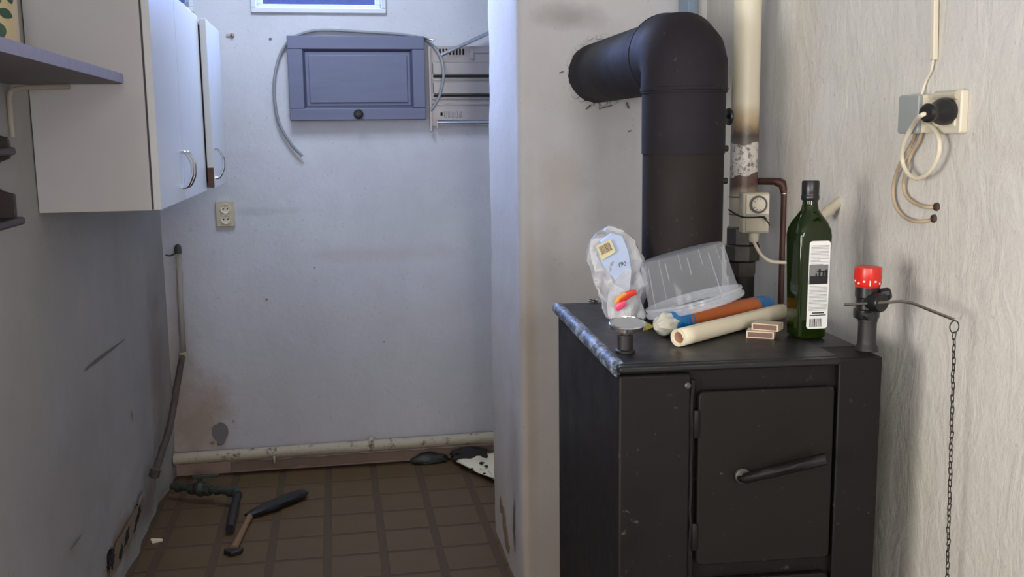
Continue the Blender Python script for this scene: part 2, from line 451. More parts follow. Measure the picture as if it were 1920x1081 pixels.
o = obj('wall_left', panel(B(), (XL, 0, 0), (0, 1, 0), (0, 0, 1), (1, 0, 0), lin(1.2, 2.8, 22)+lin(2.82, 4.42, 100), lin(0, .5, 42)+lin(.55, 2.7, 34), .15, (), .005, dleft), m_left, kind='structure')
wall_left = o
for i, (y, z_, ry, rz, d) in enumerate(dents[:5]):
    bm = B(); prism(bm, [(ry*.85*math.cos(2*PI*k/22)*(1+1.1*noise.noise(V((k*1.3, i*3, 0)))), rz*.85*math.sin(2*PI*k/22)*(1+1.1*noise.noise(V((k*1.1, i*5, 2)))) + .35*ry*.62*math.cos(2*PI*k/22)) for k in range(22)], (XL-.004, y, z_), (0, 1, 0), (0, 0, 1), (1, 0, 0), .0125)
    obj('plaster_hole', bm, M['blackhole'], wall_left, smooth=0)  # flat black plate stands in for the dark of the hole
def smear(px0, py0, px1, py1, w0, w1, name, mat, parent):
    a, b = PX(px0, py0, XL), PX(px1, py1, XL); pts = []; n = 9; d = (b-a); nn = V((0, -d.z, d.y)).normalized()
    L, R_ = [], []
    for i in range(n+1):
        t_ = i/n; c_ = a+d*t_; ww = (w0+(w1-w0)*t_)*(1+.4*noise.noise(c_*30))*math.sin(PI*min(max(t_, .08), .94))**.4
        L.append(((c_+nn*ww).y, (c_+nn*ww).z)); R_.append(((c_-nn*ww).y, (c_-nn*ww).z))
    bm = B(); prism(bm, L+R_[::-1], (XL+.0058, 0, 0), (0, 1, 0), (0, 0, 1), (1, 0, 0), .0012)
    return obj(name, bm, mat, parent)
M['scuff'] = plain('grey scuff', (112, 106, 102), .8, var=.2)
smear(266, 938, 203, 1066, .03, .05, 'plaster_scar', M['brick'], wall_left)
smear(157, 692, 230, 636, .006, .002, 'scuff_mark', M['scuff'], wall_left)
smear(243, 770, 246, 790, .003, .002, 'scuff_mark', M['scuff'], wall_left)
smear(128, 1030, 150, 1000, .003, .0015, 'scuff_mark', M['scuff'], wall_left)

# right wall
m_right = wall_mat('right wall thick paint', (214, 211, 204), stains=[
    ((XR, 1.78, 1.20), (.3, .10, .06), (176, 168, 156), .35, .8, .8),
    ((XR, 2.25, 1.35), (.3, .07, .25), (170, 160, 148), .35, .8, .6),
    ((XR, 1.75, .8), (.3, .16, .12), (196, 196, 176), .3, .5, .6)],
    streak=.5, low_tone_z=(.3, 1.1, (176, 168, 146), .5), bump=.5)
obj('wall_right', panel(B(), (XR, 0, 0), (0, 1, 0), (0, 0, 1), (-1, 0, 0), lin(-2.2, 1.0, 10)+lin(1.06, 3.0, 60)+lin(3.1, 4.42, 10), lin(0, 2.7, 60), .15, (), .005), m_right, kind='structure')

# chimney breast (rounded near corner, small step at the right wall)
path = [(.548, 3.53), (.547, 3.38), (.546, 3.2), (.545, 3.06), (.541, 2.97)]+[(.541+.022-.022*math.cos(a), 2.952-.022*math.sin(a)) for a in [PI/12*k for k in range(1, 7)]]
path += [(x, 2.93) for x in lin(.60, 1.04, 22)]+[(1.047, 2.925), (1.05, 2.90), (1.052, 2.865), (1.058, 2.86), (1.10, 2.86), (1.10, 3.53)]
zs = lin(0, 2.7, 90); bm = B(); rings = []
HC = V((.79, 2.93, 1.645))    # flue hole
for z_ in zs:
    rg = []
    for i, (x, y) in enumerate(path):
        p = V((x, y, z_)); k = .006 if i < len(path)-2 else 0
        n1 = noise.noise(p*3.1)*k*.8+noise.noise(p*11)*k*.45
        if y > 2.95: p.x += n1
        else: p.y += n1
        if i < 11 and z_ < .55 and i > 2: p.x += .012*noise.noise(p*14)*(1-z_/.55)
        rg.append(bm.verts.new(p))
    rings.append(rg)
ring_bridge(bm, rings)
wc = wall_mat('chimney breast paint', (213, 212, 215), stains=[
    ((.72, 2.93, 1.55), (.16, .2, .08), (206, 204, 202), .5, .7, .7),
    ((.70, 2.93, 1.80), (.13, .2, .05), (120, 112, 112), .4, .8, .7),
    ((.66, 2.93, 1.30), (.09, .2, .17), (170, 154, 138), .35, .8, .7),
    ((.545, 3.1, .4), (.05, .12, .35), (120, 108, 98), .3, .8, .8),
    ((.53, 3.1, .20), (.06, .035, .12), (52, 44, 40), .8, .5, .7),
    ((.57, 2.93, .7), (.03, .06, .9), (176, 152, 120), .35, .8, .5)],
    low_tone_z=(.1, 1.25, (170, 150, 128), .6), bump=.3)
wall_mid = obj('wall_chimney', bm, wc, kind='structure')
# cracked plaster ring where the flue enters
for k in range(26):
    a = 2*PI*k/26+random.uniform(-.05, .05); r_ = .096+random.uniform(-.002, .007); s = random.uniform(.009, .018)
    if -.6 < a-2*PI*.0 < .5: s *= .5
    c_ = HC+V((math.cos(a)*r_, -.001, math.sin(a)*r_)); bm = B(); n = 7
    prism(bm, [(s*math.cos(2*PI*j/n)*random.uniform(.6, 1.2), s*.8*math.sin(2*PI*j/n)*random.uniform(.6, 1.2)) for j in range(n)], c_+V((0, .004, 0)), (math.cos(a+1.57), 0, math.sin(a+1.57)), (-math.sin(a+1.57), 0, math.cos(a+1.57)), (0, -1, 0), random.uniform(.008, .013))
    obj('plaster_lump', bm, wc, wall_mid, bevel=.002)
for (px, py, l, an) in ((1105, 198, .014, .7), (1176, 197, .010, -1.2), (1052, 135, .006, .3), (1180, 245, .004, .3), (1135, 200, .02, .25)):
    q = PY(px, py, YC); bm = B(); M_ = Matrix.Translation(q) @ Matrix.Rotation(-an, 4, 'Y')
    box(bm, (-l, -.007, -.0014), (l, .004, .0014), M_); obj('plaster_crack', bm, M['cement'], wall_mid)

for (px, py, w_, h_) in ((947, 975, .010, .05), (952, 1010, .014, .04), (941, 945, .006, .03)):
    q = PX(px, py, .545); bm = B(); prism(bm, [(w_*3*math.cos(2*PI*k/12)*(1+.5*noise.noise(V((k*1.9, px, 0)))), h_*math.sin(2*PI*k/12)*(1+.4*noise.noise(V((k*2.1, px, 2))))) for k in range(12)], q+V((.004, 0, 0)), (0, 1, 0), (0, 0, 1), (-1, 0, 0), .009)
    obj('plaster_hole', bm, M['brick'], wall_mid, smooth=0)
obj('blue_lit_strip', bx((1.026, 2.84, 0), (1.054, 2.925, 2.7)), plain('pale blue light colour', (150, 172, 196), .5), kind='structure', smooth=0, bevel=.002)  # added strip, its pale blue stands for light falling on the step
# floor, ceiling, unseen walls that close the room
fl = obj('floor', bx((-2.4, -2.3, -.12), (1.3, 4.7, 0)), M['floorbase'], kind='structure')
x0, y0, st = .437-5*.197, 4.395, .197
tm = None
for i in range(-1, 7):
    for j in range(9):
        xa, ya = x0-.197*.5+i*st, y0-(j+1)*st+.012
        xb, yb = xa+.168, ya+.178
        if xa > .55 and ya < 3.6: continue
        if xa < XL+.02: xa = XL+.02
        if xb-xa < .03: continue
        bm = B(); box(bm, (0, 0, 0), (xb-xa, yb-ya, .0022))
        t_ = obj('floor_tile', bm, M['tile'], fl, smooth=0, bevel=.0015, loc=(xa, ya, 0))
        t_.rotation_euler = (random.uniform(-.002, .002), random.uniform(-.002, .002), random.uniform(-.006, .006))
obj('ceiling', bx((-2.4, -2.3, 2.7), (1.3, 4.7, 2.8)), M['ceiling'], kind='structure')
m_pl = wall_mat('plain wall paint', (200, 196, 190))
obj('wall_front', bx((-2.4, -2.4, 0), (1.25, -2.2, 2.7)), m_pl, kind='structure')
obj('wall_partition', bx((-2.4, 1.2, 0), (XL-.15, 1.35, 2.7)), m_pl, kind='structure')
bm = panel(B(), (-2.2, 0, 0), (0, 1, 0), (0, 0, 1), (1, 0, 0), [-2.2, -1.0, .3, 1.2], [0, .85, 2.05, 2.7], .2, ((-1.0, .85, .3, 2.05),))
obj('wall_side', bm, m_pl, kind='structure')

# window_1 / window_2: reveal, frame, glass
def window(nm, Wd, label):
    x0, z0, x1, z1 = Wd; s = .022
    root = bpy.data.objects.new(nm, None); COL.objects.link(root); root.location = ((x0+x1)/2, YB, z0); root['kind'] = 'structure'
    L = V((-(x0+x1)/2, -YB, -z0))
    def fr(y0, y1, a, b, name, mt, bev=.003):
        bm = B()
        box(bm, (x0+a, y0, z0+a), (x1-a, y1, z0+b)); box(bm, (x0+a, y0, z1-b), (x1-a, y1, z1-a))
        box(bm, (x0+a, y0, z0+b), (x0+b, y1, z1-b)); box(bm, (x1-b, y0, z0+b), (x1-a, y1, z1-b))
        return obj(name, bm, mt, root, smooth=0, bevel=bev, loc=L)
    fr(YB-.012, YB+.10, -.008, .012, 'window_frame', M['windowwhite'])
    fr(YB+.05, YB+.09, .012, .034, 'sash', M['windowwhite'])
    bm = B(); box(bm, (x0+.03, YB+.068, z0+.03), (x1-.03, YB+.072, z1-.03)); obj('pane', bm, M['pane'], root, loc=L)
window('window_1', W1, ''); window('window_2', W2, '')

# ------------------------------------------------------------------ things on the back wall
# framed wooden hatch
px0, px1, pz0, pz1 = -.168, .404, 1.532, 1.881
hatch = thing('wooden_hatch', 'grey painted wooden hatch with recessed centre panel hanging on the back wall', 'hatch', (.118, 4.40, pz0))
L = V((-.118, -4.40, -pz0))
bm = B(); fw = .062
bm.free(); obj('rail', bx((px0, 4.372, pz0), (px1, 4.398, pz0+.05)), M['greywood'], hatch, bevel=.003, loc=L)
obj('rail', bx((px0, 4.372, pz1-.055), (px1, 4.398, pz1)), M['greywood'], hatch, bevel=.003, loc=L)
bm = B(); bm.free(); obj('stile', bx((px0, 4.3715, pz0+.05), (px0+fw, 4.398, pz1-.055)), M['greywood'], hatch, bevel=.003, loc=L)
obj('stile', bx((px1-.052, 4.3715, pz0+.05), (px1, 4.398, pz1-.055)), M['greywood'], hatch, bevel=.003, loc=L)
bm = B()  # bevelled groove ring and panel
xa, xb, za, zb = px0+fw, px1-.052, pz0+.05, pz1-.055
for (e, y, e2, y2) in ((0, 4.376, .012, 4.388),):
    q = [bm.verts.new(p) for p in ((xa, y, za), (xb, y, za), (xb, y, zb), (xa, y, zb), (xa+e2, y2, za+e2), (xb-e2, y2, za+e2), (xb-e2, y2, zb-e2), (xa+e2, y2, zb-e2))]
    for k in range(4): bm.faces.new((q[k], q[(k+1) % 4], q[4+(k+1) % 4], q[4+k]))
obj('moulding', bm, M['greywood_in'], hatch, smooth=0, loc=L)
bm = B(); box(bm, (xa+.008, 4.384, za+.008), (xb-.008, 4.396, zb-.008)); box(bm, (xa+.022, 4.379, za+.022), (xb-.022, 4.39, zb-.022))
obj('centre_panel', bm, M['greywood'], hatch, bevel=.004, loc=L)
bm = B(); lathe(bm, [(.019, 0), (.021, .003), (.016, .005), (.014, .005), (.0165, .012), (.014, .017), (.005, .019)], (0.117, 4.372, 1.557), (0, -1, 0), 24)
obj('knob', bm, M['black'], hatch, loc=L)
bm = B(); lathe(bm, [(.026, 0), (.026, .002), (.02, .003)], (0.117, 4.3725, 1.557), (0, -1, 0), 24)
obj('knob_plate', bm, M['greywood'], hatch, loc=L)

# grey hose looped behind the hatch
pts = [PY(x, y, d) for x, y, d in ((567, 292, 4.40), (545, 268, 4.40), (522, 225, 4.40), (514, 160, 4.40), (524, 105, 4.405), (545, 74, 4.408), (575, 60, 4.408), (612, 56, 4.408), (690, 60, 4.408), (760, 65, 4.408), (800, 76, 4.405), (825, 104, 4.38), (832, 140, 4.36), (824, 180, 4.36), (808, 207, 4.37))]
o = obj('hose', tube(B(), cr(pts, 8), .0062, 10), M['hose']); tag(o, 'thin grey plastic hose curling around the wooden hatch on the back wall', 'hose')
o = obj('wall_hook', tube(B(), cr([PY(790, 70, 4.42), PY(800, 72, 4.38), PY(813, 75, 4.365)], 5), .0045, 8), M['steel']); tag(o, 'small metal peg at the upper right corner of the hatch', 'hook')
q = PY(435, 66, YB); bm = B(); lathe(bm, [(.009, 0), (.01, .004), (.006, .008), (.004, .016)], q, (0.3, -1, .1), 7); box(bm, tuple(q+V((-.022, -.006, -.004))), tuple(q+V((.004, 0, .006))))
o = obj('wall_plug', bm, M['steel']); tag(o, 'small grey wall plug sticking out of the back wall beside the cabinets', 'wall plug')

# stamped metal grille with towel-rail tubes
gx0, gx1, gz0, gz1, gy = .424, .86, 1.505, 1.842, 4.405
gr = thing('metal_rack_panel', 'stamped grey sheet-metal panel with slots and chrome tubes, right of the hatch', 'metal panel', (gx0+.2, gy, gz0)); L = V((-(gx0+.2), -gy, -gz0))
us = [gx0, gx0+.008]; slots = []
x = gx0+.046
for k in range(8): slots.append((x, x+.008)); x += .0145
us = sorted({gx0, gx1, gx0+.24, *[a for s_ in slots for a in s_]})
bm = panel(B(), (0, gy, 0), (1, 0, 0), (0, 0, 1), (0, -1, 0), us, [gz0, 1.52, 1.806, 1.832, gz1], .0015, [(a, 1.806, b, 1.832) for a, b in slots])
obj('back_plate', bm, M['sheet'], gr, smooth=0, loc=L)
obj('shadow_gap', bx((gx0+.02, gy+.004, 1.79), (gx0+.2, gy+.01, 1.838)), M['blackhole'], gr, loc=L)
for (z0_, z1_) in ((1.722, 1.775), (1.64, 1.692)):      # pressed channels; black bar paints the shade under each lower lip
    bm = B(); r_ = .012
    prism(bm, [(gx0+.016+p[0], p[1]) for p in rrect(0, z0_, gx1-gx0, z1_, .008)], (0, gy-.0015, 0), (1, 0, 0), (0, 0, 1), (0, -1, 0), .006)
    obj('pressed_rib', bm, M['sheet'], gr, bevel=.003, loc=L)
    bm = bx((gx0+.018, gy-.0085, z0_-.012), (gx1, gy-.001, z0_-.002)); obj('lip_shade', bm, M['blackhole'], gr, loc=L)
for z_ in (1.702, 1.618, 1.596):
    obj('crease', bx((gx0+.012, gy-.006, z_-.003), (gx1, gy-.001, z_+.003)), M['sheet'], gr, bevel=.002, loc=L)
bm = B(); prism(bm, [(p[0], p[1]) for p in rrect(gx0+.018, 1.79, gx0+.16, 1.84, .006)], (0, gy-.001, 0), (1, 0, 0), (0, 0, 1), (0, -1, 0), .001)
bm.free()
bm = B(); prism(bm, rrect(gx0+.178, 1.79, gx0+.196, 1.838, .004), (0, gy-.001, 0), (1, 0, 0), (0, 0, 1), (0, -1, 0), .005); prism(bm, rrect(gx0+.178, 1.815, gx1, 1.823, .003), (0, gy-.001, 0), (1, 0, 0), (0, 0, 1), (0, -1, 0), .004)
obj('key_plate', bm, M['sheet'], gr, loc=L)
for k in range(6):
    xx = gx0+.046+k*.0165
    if k == 0: bm = bx((xx, gy-.004, 1.548), (xx+.009, gy-.001, 1.562)); m_ = M['blackhole']
    else: bm = bx((xx, gy-.005, 1.54), (xx+.008, gy-.001, 1.566)); m_ = M['sheet']
    obj('louvre', bm, m_, gr, bevel=.0015, loc=L)
bm = B(); box(bm, (gx0-.002, gy-.016, gz0-.025), (gx0+.008, gy, gz1-.002)); obj('side_flange', bm, M['sheet'], gr, bevel=.001, loc=L)
obj('side_flange', bx((gx0+.026, gy-.014, gz0-.01), (gx0+.033, gy, gz0+.03)), M['sheet'], gr, loc=L)
obj('lower_tube', tube(B(), [(gx0+.03, gy-.012, 1.519), (gx1, gy-.012, 1.517)], .0115, 14), M['chrome'], gr, loc=L)
a, b = PY(824, 104, gy-.02), PY(914, 62, gy-.02); b = b+(b-a)*.9
obj('slanted_tube', tube(B(), [a, b], .0078, 12), M['chrome'], gr, loc=L)

# double socket
sk = thing('double_wall_socket', 'beige double socket on the back wall below the wall cabinets', 'socket', (-.456, YB-.006, 1.09)); L = V((.456, -YB+.006, -1.09))
bm = B(); prism(bm, rrect(-.495, 1.091, -.418, 1.2, .005), (0, YB-.002, 0), (1, 0, 0), (0, 0, 1), (0, -1, 0), .012)
obj('cover_plate', bm, M['beige'], sk, bevel=.002, loc=L)
for zc in (1.167, 1.123):
    bm = B(); lathe(bm, [(.021, 0), (.021, .004), (.0185, .004), (.017, -.004+.002), (.001, -.002)], (-.455, YB-.0145, zc), (0, -1, 0), 28)
    s_ = obj('socket_face', bm, M['cream'], sk, loc=L)
    bm = B()
    for dx in (-.0085, .0085): lathe(bm, [(.0028, 0), (.0028, .0012)], (-.455+dx, YB-.0165, zc), (0, -1, 0), 12)
    obj('pin_hole', bm, M['blackhole'], s_)
    bm = B(); lathe(bm, [(.0022, 0), (.0022, .005), (.001, .006)], (-.455, YB-.0165, zc+.011), (0, -1, 0), 12); obj('earth_pin', bm, M['steel'], s_)

# horizontal heating pipe above the floor with coupling
a, b = PY(326, 860, 4.37), PY(922, 819, 4.37); b = a+(b-a)*1.6
hp = thing('horizontal_pipe', 'cream painted pipe with flaking paint running low along the back wall', 'pipe', a)
obj('pipe_run', tube(B(), [a+(b-a)*t_/40 for t_ in range(41)], .026, 16, wob=.08), M['flake'], hp, loc=-a)
c_ = PY(696, 831, 4.37); d = (b-a).normalized()
obj('coupling', tube(B(), [c_-d*.012, c_-d*.006, c_+d*.006, c_+d*.012], [.027, .032, .032, .027], 14, wob=.08), M['flake'], hp, loc=-a)
obj('clip', tube(B(), [PY(515, 857, 4.37)+d*k for k in (-.004, .004)], .0285, 14), M['flake'], hp, loc=-a)
for (px, w_, h_) in ((560, .20, .028), (690, .12, .02)):
    q = PY(px, 868, 4.40); 
# pink-brown plinth strip beneath the pipe
bm = B(); n = 30; top = [(XL+.25+i*.05, .052+.012*noise.noise(V((i*.7, 2, 0)))) for i in range(n)]; bot = [(XL+.25+i*.05, .012+.012*noise.noise(V((i*.9, 6, 0)))) for i in range(n)]
prism(bm, [p for p in top if p[0] < 1.0]+[p for p in bot if p[0] < 1.0][::-1], (0, YB-.0, 0), (1, 0, 0), (0, 0, 1), (0, -1, 0), .016)
M['plinth'] = plain('pinkish plinth plaster', (132, 112, 100), .8, var=.2, nscale=20, bump=.5, dist=.004)
obj('baseboard_back', bm, M['plinth'], kind='structure')

# riser pipe in the corner running down to the floor
pts = [PY(334, 470, 4.40), PY(336, 500, 4.395), PY(338, 560, 4.39), PY(341, 620, 4.385), PY(343, 662, 4.37)]
rs = thing('riser_pipe', 'thin stained pipe running down the left corner of the alcove to the floor', 'pipe', pts[0])
obj('upper_run', tube(B(), cr(pts, 5), .0125, 12, wob=.2), M['riser'], rs, loc=-pts[0])
p2 = [pts[-1], PX(338, 690, XL+.075), PX(328, 745, XL+.055), PX(318, 800, XL+.045), PX(302, 850, XL+.04), PX(290, 885, XL+.045)]
obj('lower_run', tube(B(), cr(p2, 6), [.0135]*30+[.016], 12, wob=.25), M['riserlow'], rs, loc=-pts[0])
bm = B(); lathe(bm, [(.014, -.012), (.019, -.01), (.019, .01), (.014, .012)], pts[-1]+V((0, 0, -.005)), (0, 0, 1), 8); obj('coupling', bm, M['flake'], rs, loc=-pts[0])
bm = B(); lathe(bm, [(.012, -.02), (.02, -.016), (.02, .012), (.012, .016)], p2[-1], (0.3, .2, 1), 9, wob=.3); obj('elbow', bm, M['iron'], rs, loc=-pts[0])
q = pts[0]+V((0, -.008, .004))
obj('stop_tap', tube(B(), cr([q+V((0, .02, .012)), q+V((0, -.002, .014)), q+V((0, -.004, -.012))], 4), [.012]*5+[.015]*4, 10, wob=.2), M['iron'], rs, loc=-pts[0])
obj('tap_lever', tube(B(), cr([q+V((-.002, -.004, -.006)), q+V((-.028, -.006, -.02)), q+V((-.05, -.002, -.018))], 4), .0035, 8), M['iron'], rs, loc=-pts[0])

# corroded gas valve run near the floor
y_ = 4.02
a = PZ(300, 905, .06); a = V((-.70, 4.13, .055)); c1 = V((-.58, 4.07, .058)); c2 = V((-.455, 4.0, .06))
gv = thing('gas_valve_pipe', 'dark corroded pipe with valve and elbow lying just above the floor in the left corner', 'pipe', (-.58, 4.05, 0)); L = V((.58, -4.05, 0))
d = (c2-a).normalized()
obj('pipe_run', tube(B(), [a, c2], .014, 12, wob=.1), M['greenvalve'], gv, loc=L)
for t_, r_, l_ in ((.12, .022, .010), (.36, .026, .014), (.62, .026, .016), (.78, .02, .01)):
    c_ = a+(c2-a)*t_; bm = B(); lathe(bm, [(r_*.8, -l_), (r_, -l_*.8), (r_, l_*.8), (r_*.8, l_)], c_, d, 6); obj('hex_nut', bm, M['greenvalve'], gv, loc=L)
c_ = a+(c2-a)*.5; bm = B(); lathe(bm, [(.02, -.022), (.03, -.01), (.032, 0), (.03, .01), (.02, .022)], c_, d, 14, wob=.1); obj('valve_body', bm, M['greenvalve'], gv, loc=L)
bm = B(); tube(bm, [c_+V((0, 0, .02)), c_+V((0, 0, .05))], .009, 10); box(bm, tuple(c_+V((-.03, -.008, .046))), tuple(c_+V((.075, .008, .058)))); obj('valve_lever', bm, M['greenvalve'], gv, bevel=.002, loc=L)
obj('elbow', tube(B(), cr([c2-d*.01, c2+d*.022, c2+d*.03+V((.006, -.03, -.004))], 6), .0205, 12, wob=.08), M['greenvalve'], gv, loc=L)
e0 = c2+d*.03+V((.006, -.03, -.004))
obj('down_pipe', tube(B(), cr([e0, PZ(437, 960, .04), PZ(431, 990, .03)], 6), .0165, 12), M['ironpipe'], gv, loc=L)

# things lying on the alcove floor
# black brush-shaped handle / scraper
a, b = PZ(462, 962, .028), PZ(574, 918, .028)
sl = [a+(b-a)*k/10 for k in range(11)]
bm = B(); tube(bm, sl, [.012, .022, .028, .032, .035, .036, .036, .036, .034, .030, .014], 12, wob=.15)
for v in bm.verts: v.co.z = max(.003, .02+(v.co.z-.028)*.6)
o = obj('black_sleeve', bm, M['black']); tag(o, 'long black rubber sleeve lying on the alcove floor tiles', 'sleeve')
a, b = PZ(468, 968, .014), PZ(438, 1028, .014); hm = thing('wooden_scraper', 'short worn wooden-handled scraper with dark head, in front of the black sleeve', 'scraper', a)
obj('handle', tube(B(), [a, a+(b-a)*.3, a+(b-a)*.7, b], [.013, .011, .013, .014], 10), M['scraper_wood'], hm, loc=-a)
d = (b-a).normalized(); s_ = V((d.y, -d.x, 0))
bm = B(); prism(bm, [(-.036, 0), (.034, .004), (.03, .02), (.0, .045), (-.03, .026)], b-V((0, 0, .012)), s_, d, (0, 0, 1), .018)
obj('head', bm, M['ironpipe'], hm, bevel=.004, loc=-a)
# small white plaster chip
q = PZ(293, 1014, .004); bm = B(); prism(bm, [(-.022, .006), (-.012, -.014), (.024, .0), (.008, .006), (-.018, .016)], q-V((0, 0, .003)), (1, 0, 0), (0, 1, 0), (0, 0, 1), .012)
o = obj('plaster_flake', bm, M['paper'], bevel=.002); tag(o, 'small white plaster flake on the floor by the broken left wall', 'debris')
# paper sheet with holes and dark heap at the chimney foot
def crumple(name, pts_px, z0, amp, mat, th=.004, seed=0, zf=None):
    P = [PZ(x, y, 0) for x, y in pts_px]; c_ = sum(P, V())/len(P); bm = B(); rings = []
    for s_ in (1, .8, .55, .28):
        rg = []
        for i, p in enumerate(P):
            q = c_+(p-c_)*s_; h = z0+amp*(noise.noise(V((q.x*16, q.y*16, seed)))+.6)+(zf(q) if zf else 0)
            rg.append(bm.verts.new((q.x, q.y, max(.003, h))))
        rings.append(rg)
    ring_bridge(bm, rings, False, True)
    o = obj(name, bm, mat, smooth=50); md = o.modifiers.new('s', 'SOLIDIFY'); md.thickness = th; md.offset = 1
    return o
o = crumple('crumpled_paper', [(856, 876), (868, 868), (882, 864), (900, 859), (918, 854), (945, 850), (950, 915), (934, 914), (918, 906), (898, 896), (876, 886)], .012, .03, M['paper'], seed=3)
tag(o, 'crumpled cream paper with torn holes on the floor against the chimney foot', 'paper')
for (px, py, s_) in ((903, 866, .011), (912, 872, .008), (885, 877, .007), (908, 886, .006)):
    q = PZ(px, py, .045)
    h_ = bm = B(); prism(bm, [(s_*math.cos(k*PI/4)*random.uniform(.7, 1.3), s_*math.sin(k*PI/4)*random.uniform(.7, 1.3)) for k in range(8)], (0, 0, .0), (1, 0, 0), (0, 1, 0), (0, 0, 1), .004)
    t_ = obj('torn_hole', bm, M['debris'], o, loc=q-V((0, 0, .004)))
def lump(name, c_, sx, sy, sz, mat, seed):
    bm = B(); bmesh.ops.create_icosphere(bm, subdivisions=3, radius=1)
    for v in bm.verts:
        k = 1+.35*noise.noise(v.co*1.6+V((seed, 0, 0)))+.15*noise.noise(v.co*4+V((seed, 0, 0)))
        v.co = V((v.co.x*sx*k, v.co.y*sy*k, max(-.8, v.co.z)*sz*k))
    return obj(name, bm, mat, loc=c_)
o = lump('dark_rag', V(PZ(878, 853, .035)), .085, .05, .035, M['debris'], 1); tag(o, 'dark rag heap under the low pipe beside the crumpled paper', 'rag')
o = lump('rubble_heap', V(PZ(805, 862, .02))+V((0, .02, 0)), .075, .035, .026, M['greenvalve'], 4); tag(o, 'small heap of dark rubble under the low pipe left of the rag', 'rubble')

# ------------------------------------------------------------------ wall cabinets, shelf, rack on the left wall
def handle_bow(parent, y, zc, xf, L):
    pts = [V((xf, y, zc-.052)), V((xf+.014, y, zc-.048)), V((xf+.028, y, zc-.02)), V((xf+.030, y, zc)), V((xf+.028, y, zc+.02)), V((xf+.014, y, zc+.048)), V((xf, y, zc+.052))]
    bm = B(); tube(bm, cr(pts, 5), .0048, 10)
    h = obj('handle', bm, M['chrome'], parent)
    return h
z0, z1, ya, yb, yg = 1.279, 1.878, 2.718, 3.69, 3.15
cab = thing('wall_cabinet', 'larger white two-door wall cabinet on the left wall with bow handles', 'cabinet', (XL, (ya+yb)/2, z0)); L = V((-XL, -(ya+yb)/2, -z0))
bm = B(); box(bm, (XL+.004, ya, z0), (-.464, ya+.018, z1)); obj('side_panel', bm, M['white_lam'], cab, smooth=0, bevel=.001, loc=L)
bm = B(); box(bm, (XL+.004, yb-.018, z0), (-.464, yb, z1)); obj('side_panel', bm, M['white_lam'], cab, smooth=0, bevel=.001, loc=L)
bm = B(); box(bm, (XL+.004, ya+.018, z0+.002), (-.466, yb-.018, z0+.02)); obj('bottom_panel', bm, M['white_lam'], cab, smooth=0, loc=L)
bm = B(); box(bm, (XL+.004, ya+.018, z1-.02), (-.466, yb-.018, z1-.002)); obj('top_panel', bm, M['white_lam'], cab, smooth=0, loc=L)
bm = B(); box(bm, (XL+.004, ya+.018, z0+.02), (XL+.01, yb-.018, z1-.02)); obj('back_panel', bm, M['white_lam'], cab, smooth=0, loc=L)
for (a, b, hy) in ((ya-.001, yg-.0015, yg-.03), (yg+.0015, yb, yg+.03)):
    dr = obj('door', bx((-.459, a, z0+.001), (-.44, b, z1-.001)), M['lam_door'], cab, smooth=0, bevel=.0015, loc=L)
    handle_bow(dr, hy, z0+.092, -.44, L)
obj('shadow_gap', bx((-.464, ya+.003, z0+.004), (-.459, yb-.003, z1-.004)), M['darkwood'], cab, loc=L)
ya2, yb2 = 3.70, 4.15
cb2 = thing('wall_cabinet', 'smaller white single-door wall cabinet at the far end, its door edge partly brown', 'cabinet', (XL, 3.92, 1.288)); L = V((-XL, -3.92, -1.288))
z2, z3 = 1.288, 1.872
bm = B(); box(bm, (XL+.004, ya2+.002, z2), (-.442, ya2+.02, z3)); box(bm, (XL+.004, yb2-.018, z2), (-.442, yb2, z3)); box(bm, (XL+.004, ya2+.02, z2), (-.442, yb2-.018, z2+.018)); box(bm, (XL+.004, ya2+.02, z3-.018), (-.442, yb2-.018, z3)); box(bm, (XL+.004, ya2+.02, z2+.018), (XL+.01, yb2-.018, z3-.018))
obj('carcass', bm, M['white_lam'], cb2, smooth=0, loc=L)
dr = obj('door', bx((-.436, ya2, z2), (-.414, yb2-.02, z3)), M['lam_door'], cb2, smooth=0, bevel=.0015, loc=L)
handle_bow(dr, ya2+.055, z2+.085, -.414, L)
obj('bare_edge', bx((-.4355, ya2-.0012, z2+.002), (-.4145, ya2+.001, z2+.072)), M['brown'], dr, smooth=0, label='brown bare door edge')

# shelf with bracket
sh = thing('wall_shelf', 'grey board shelf on a white metal bracket, left edge of the picture', 'shelf', (XL, 2.2, 1.592)); L = V((-XL, -2.2, -1.592))
bm = B(); prism(bm, [(XL+.002, 1.25), (-.484, 1.25), (-.484, 2.56), (-.50, 2.60), (XL+.002, 2.60)], (0, 0, 1.593), (1, 0, 0), (0, 1, 0), (0, 0, 1), .023)
obj('board', bm, M['shelf'], sh, smooth=0, loc=L)
bm = B(); box(bm, (-.484, 1.25, 1.5935), (-.4825, 2.56, 1.6155)); obj('edge_strip', bm, M['shelf_edge'], sh, smooth=0, loc=L)
bk = B(); yk = 2.545
tube(bk, cr([(-.60, yk, 1.586), (-.68, yk, 1.584), (-.722, yk, 1.58), (-.734, yk, 1.566), (-.736, yk, 1.53), (-.736, yk, 1.47)], 5), .0065, 10)
obj('bracket', bk, M['white_metal'], sh, loc=L)
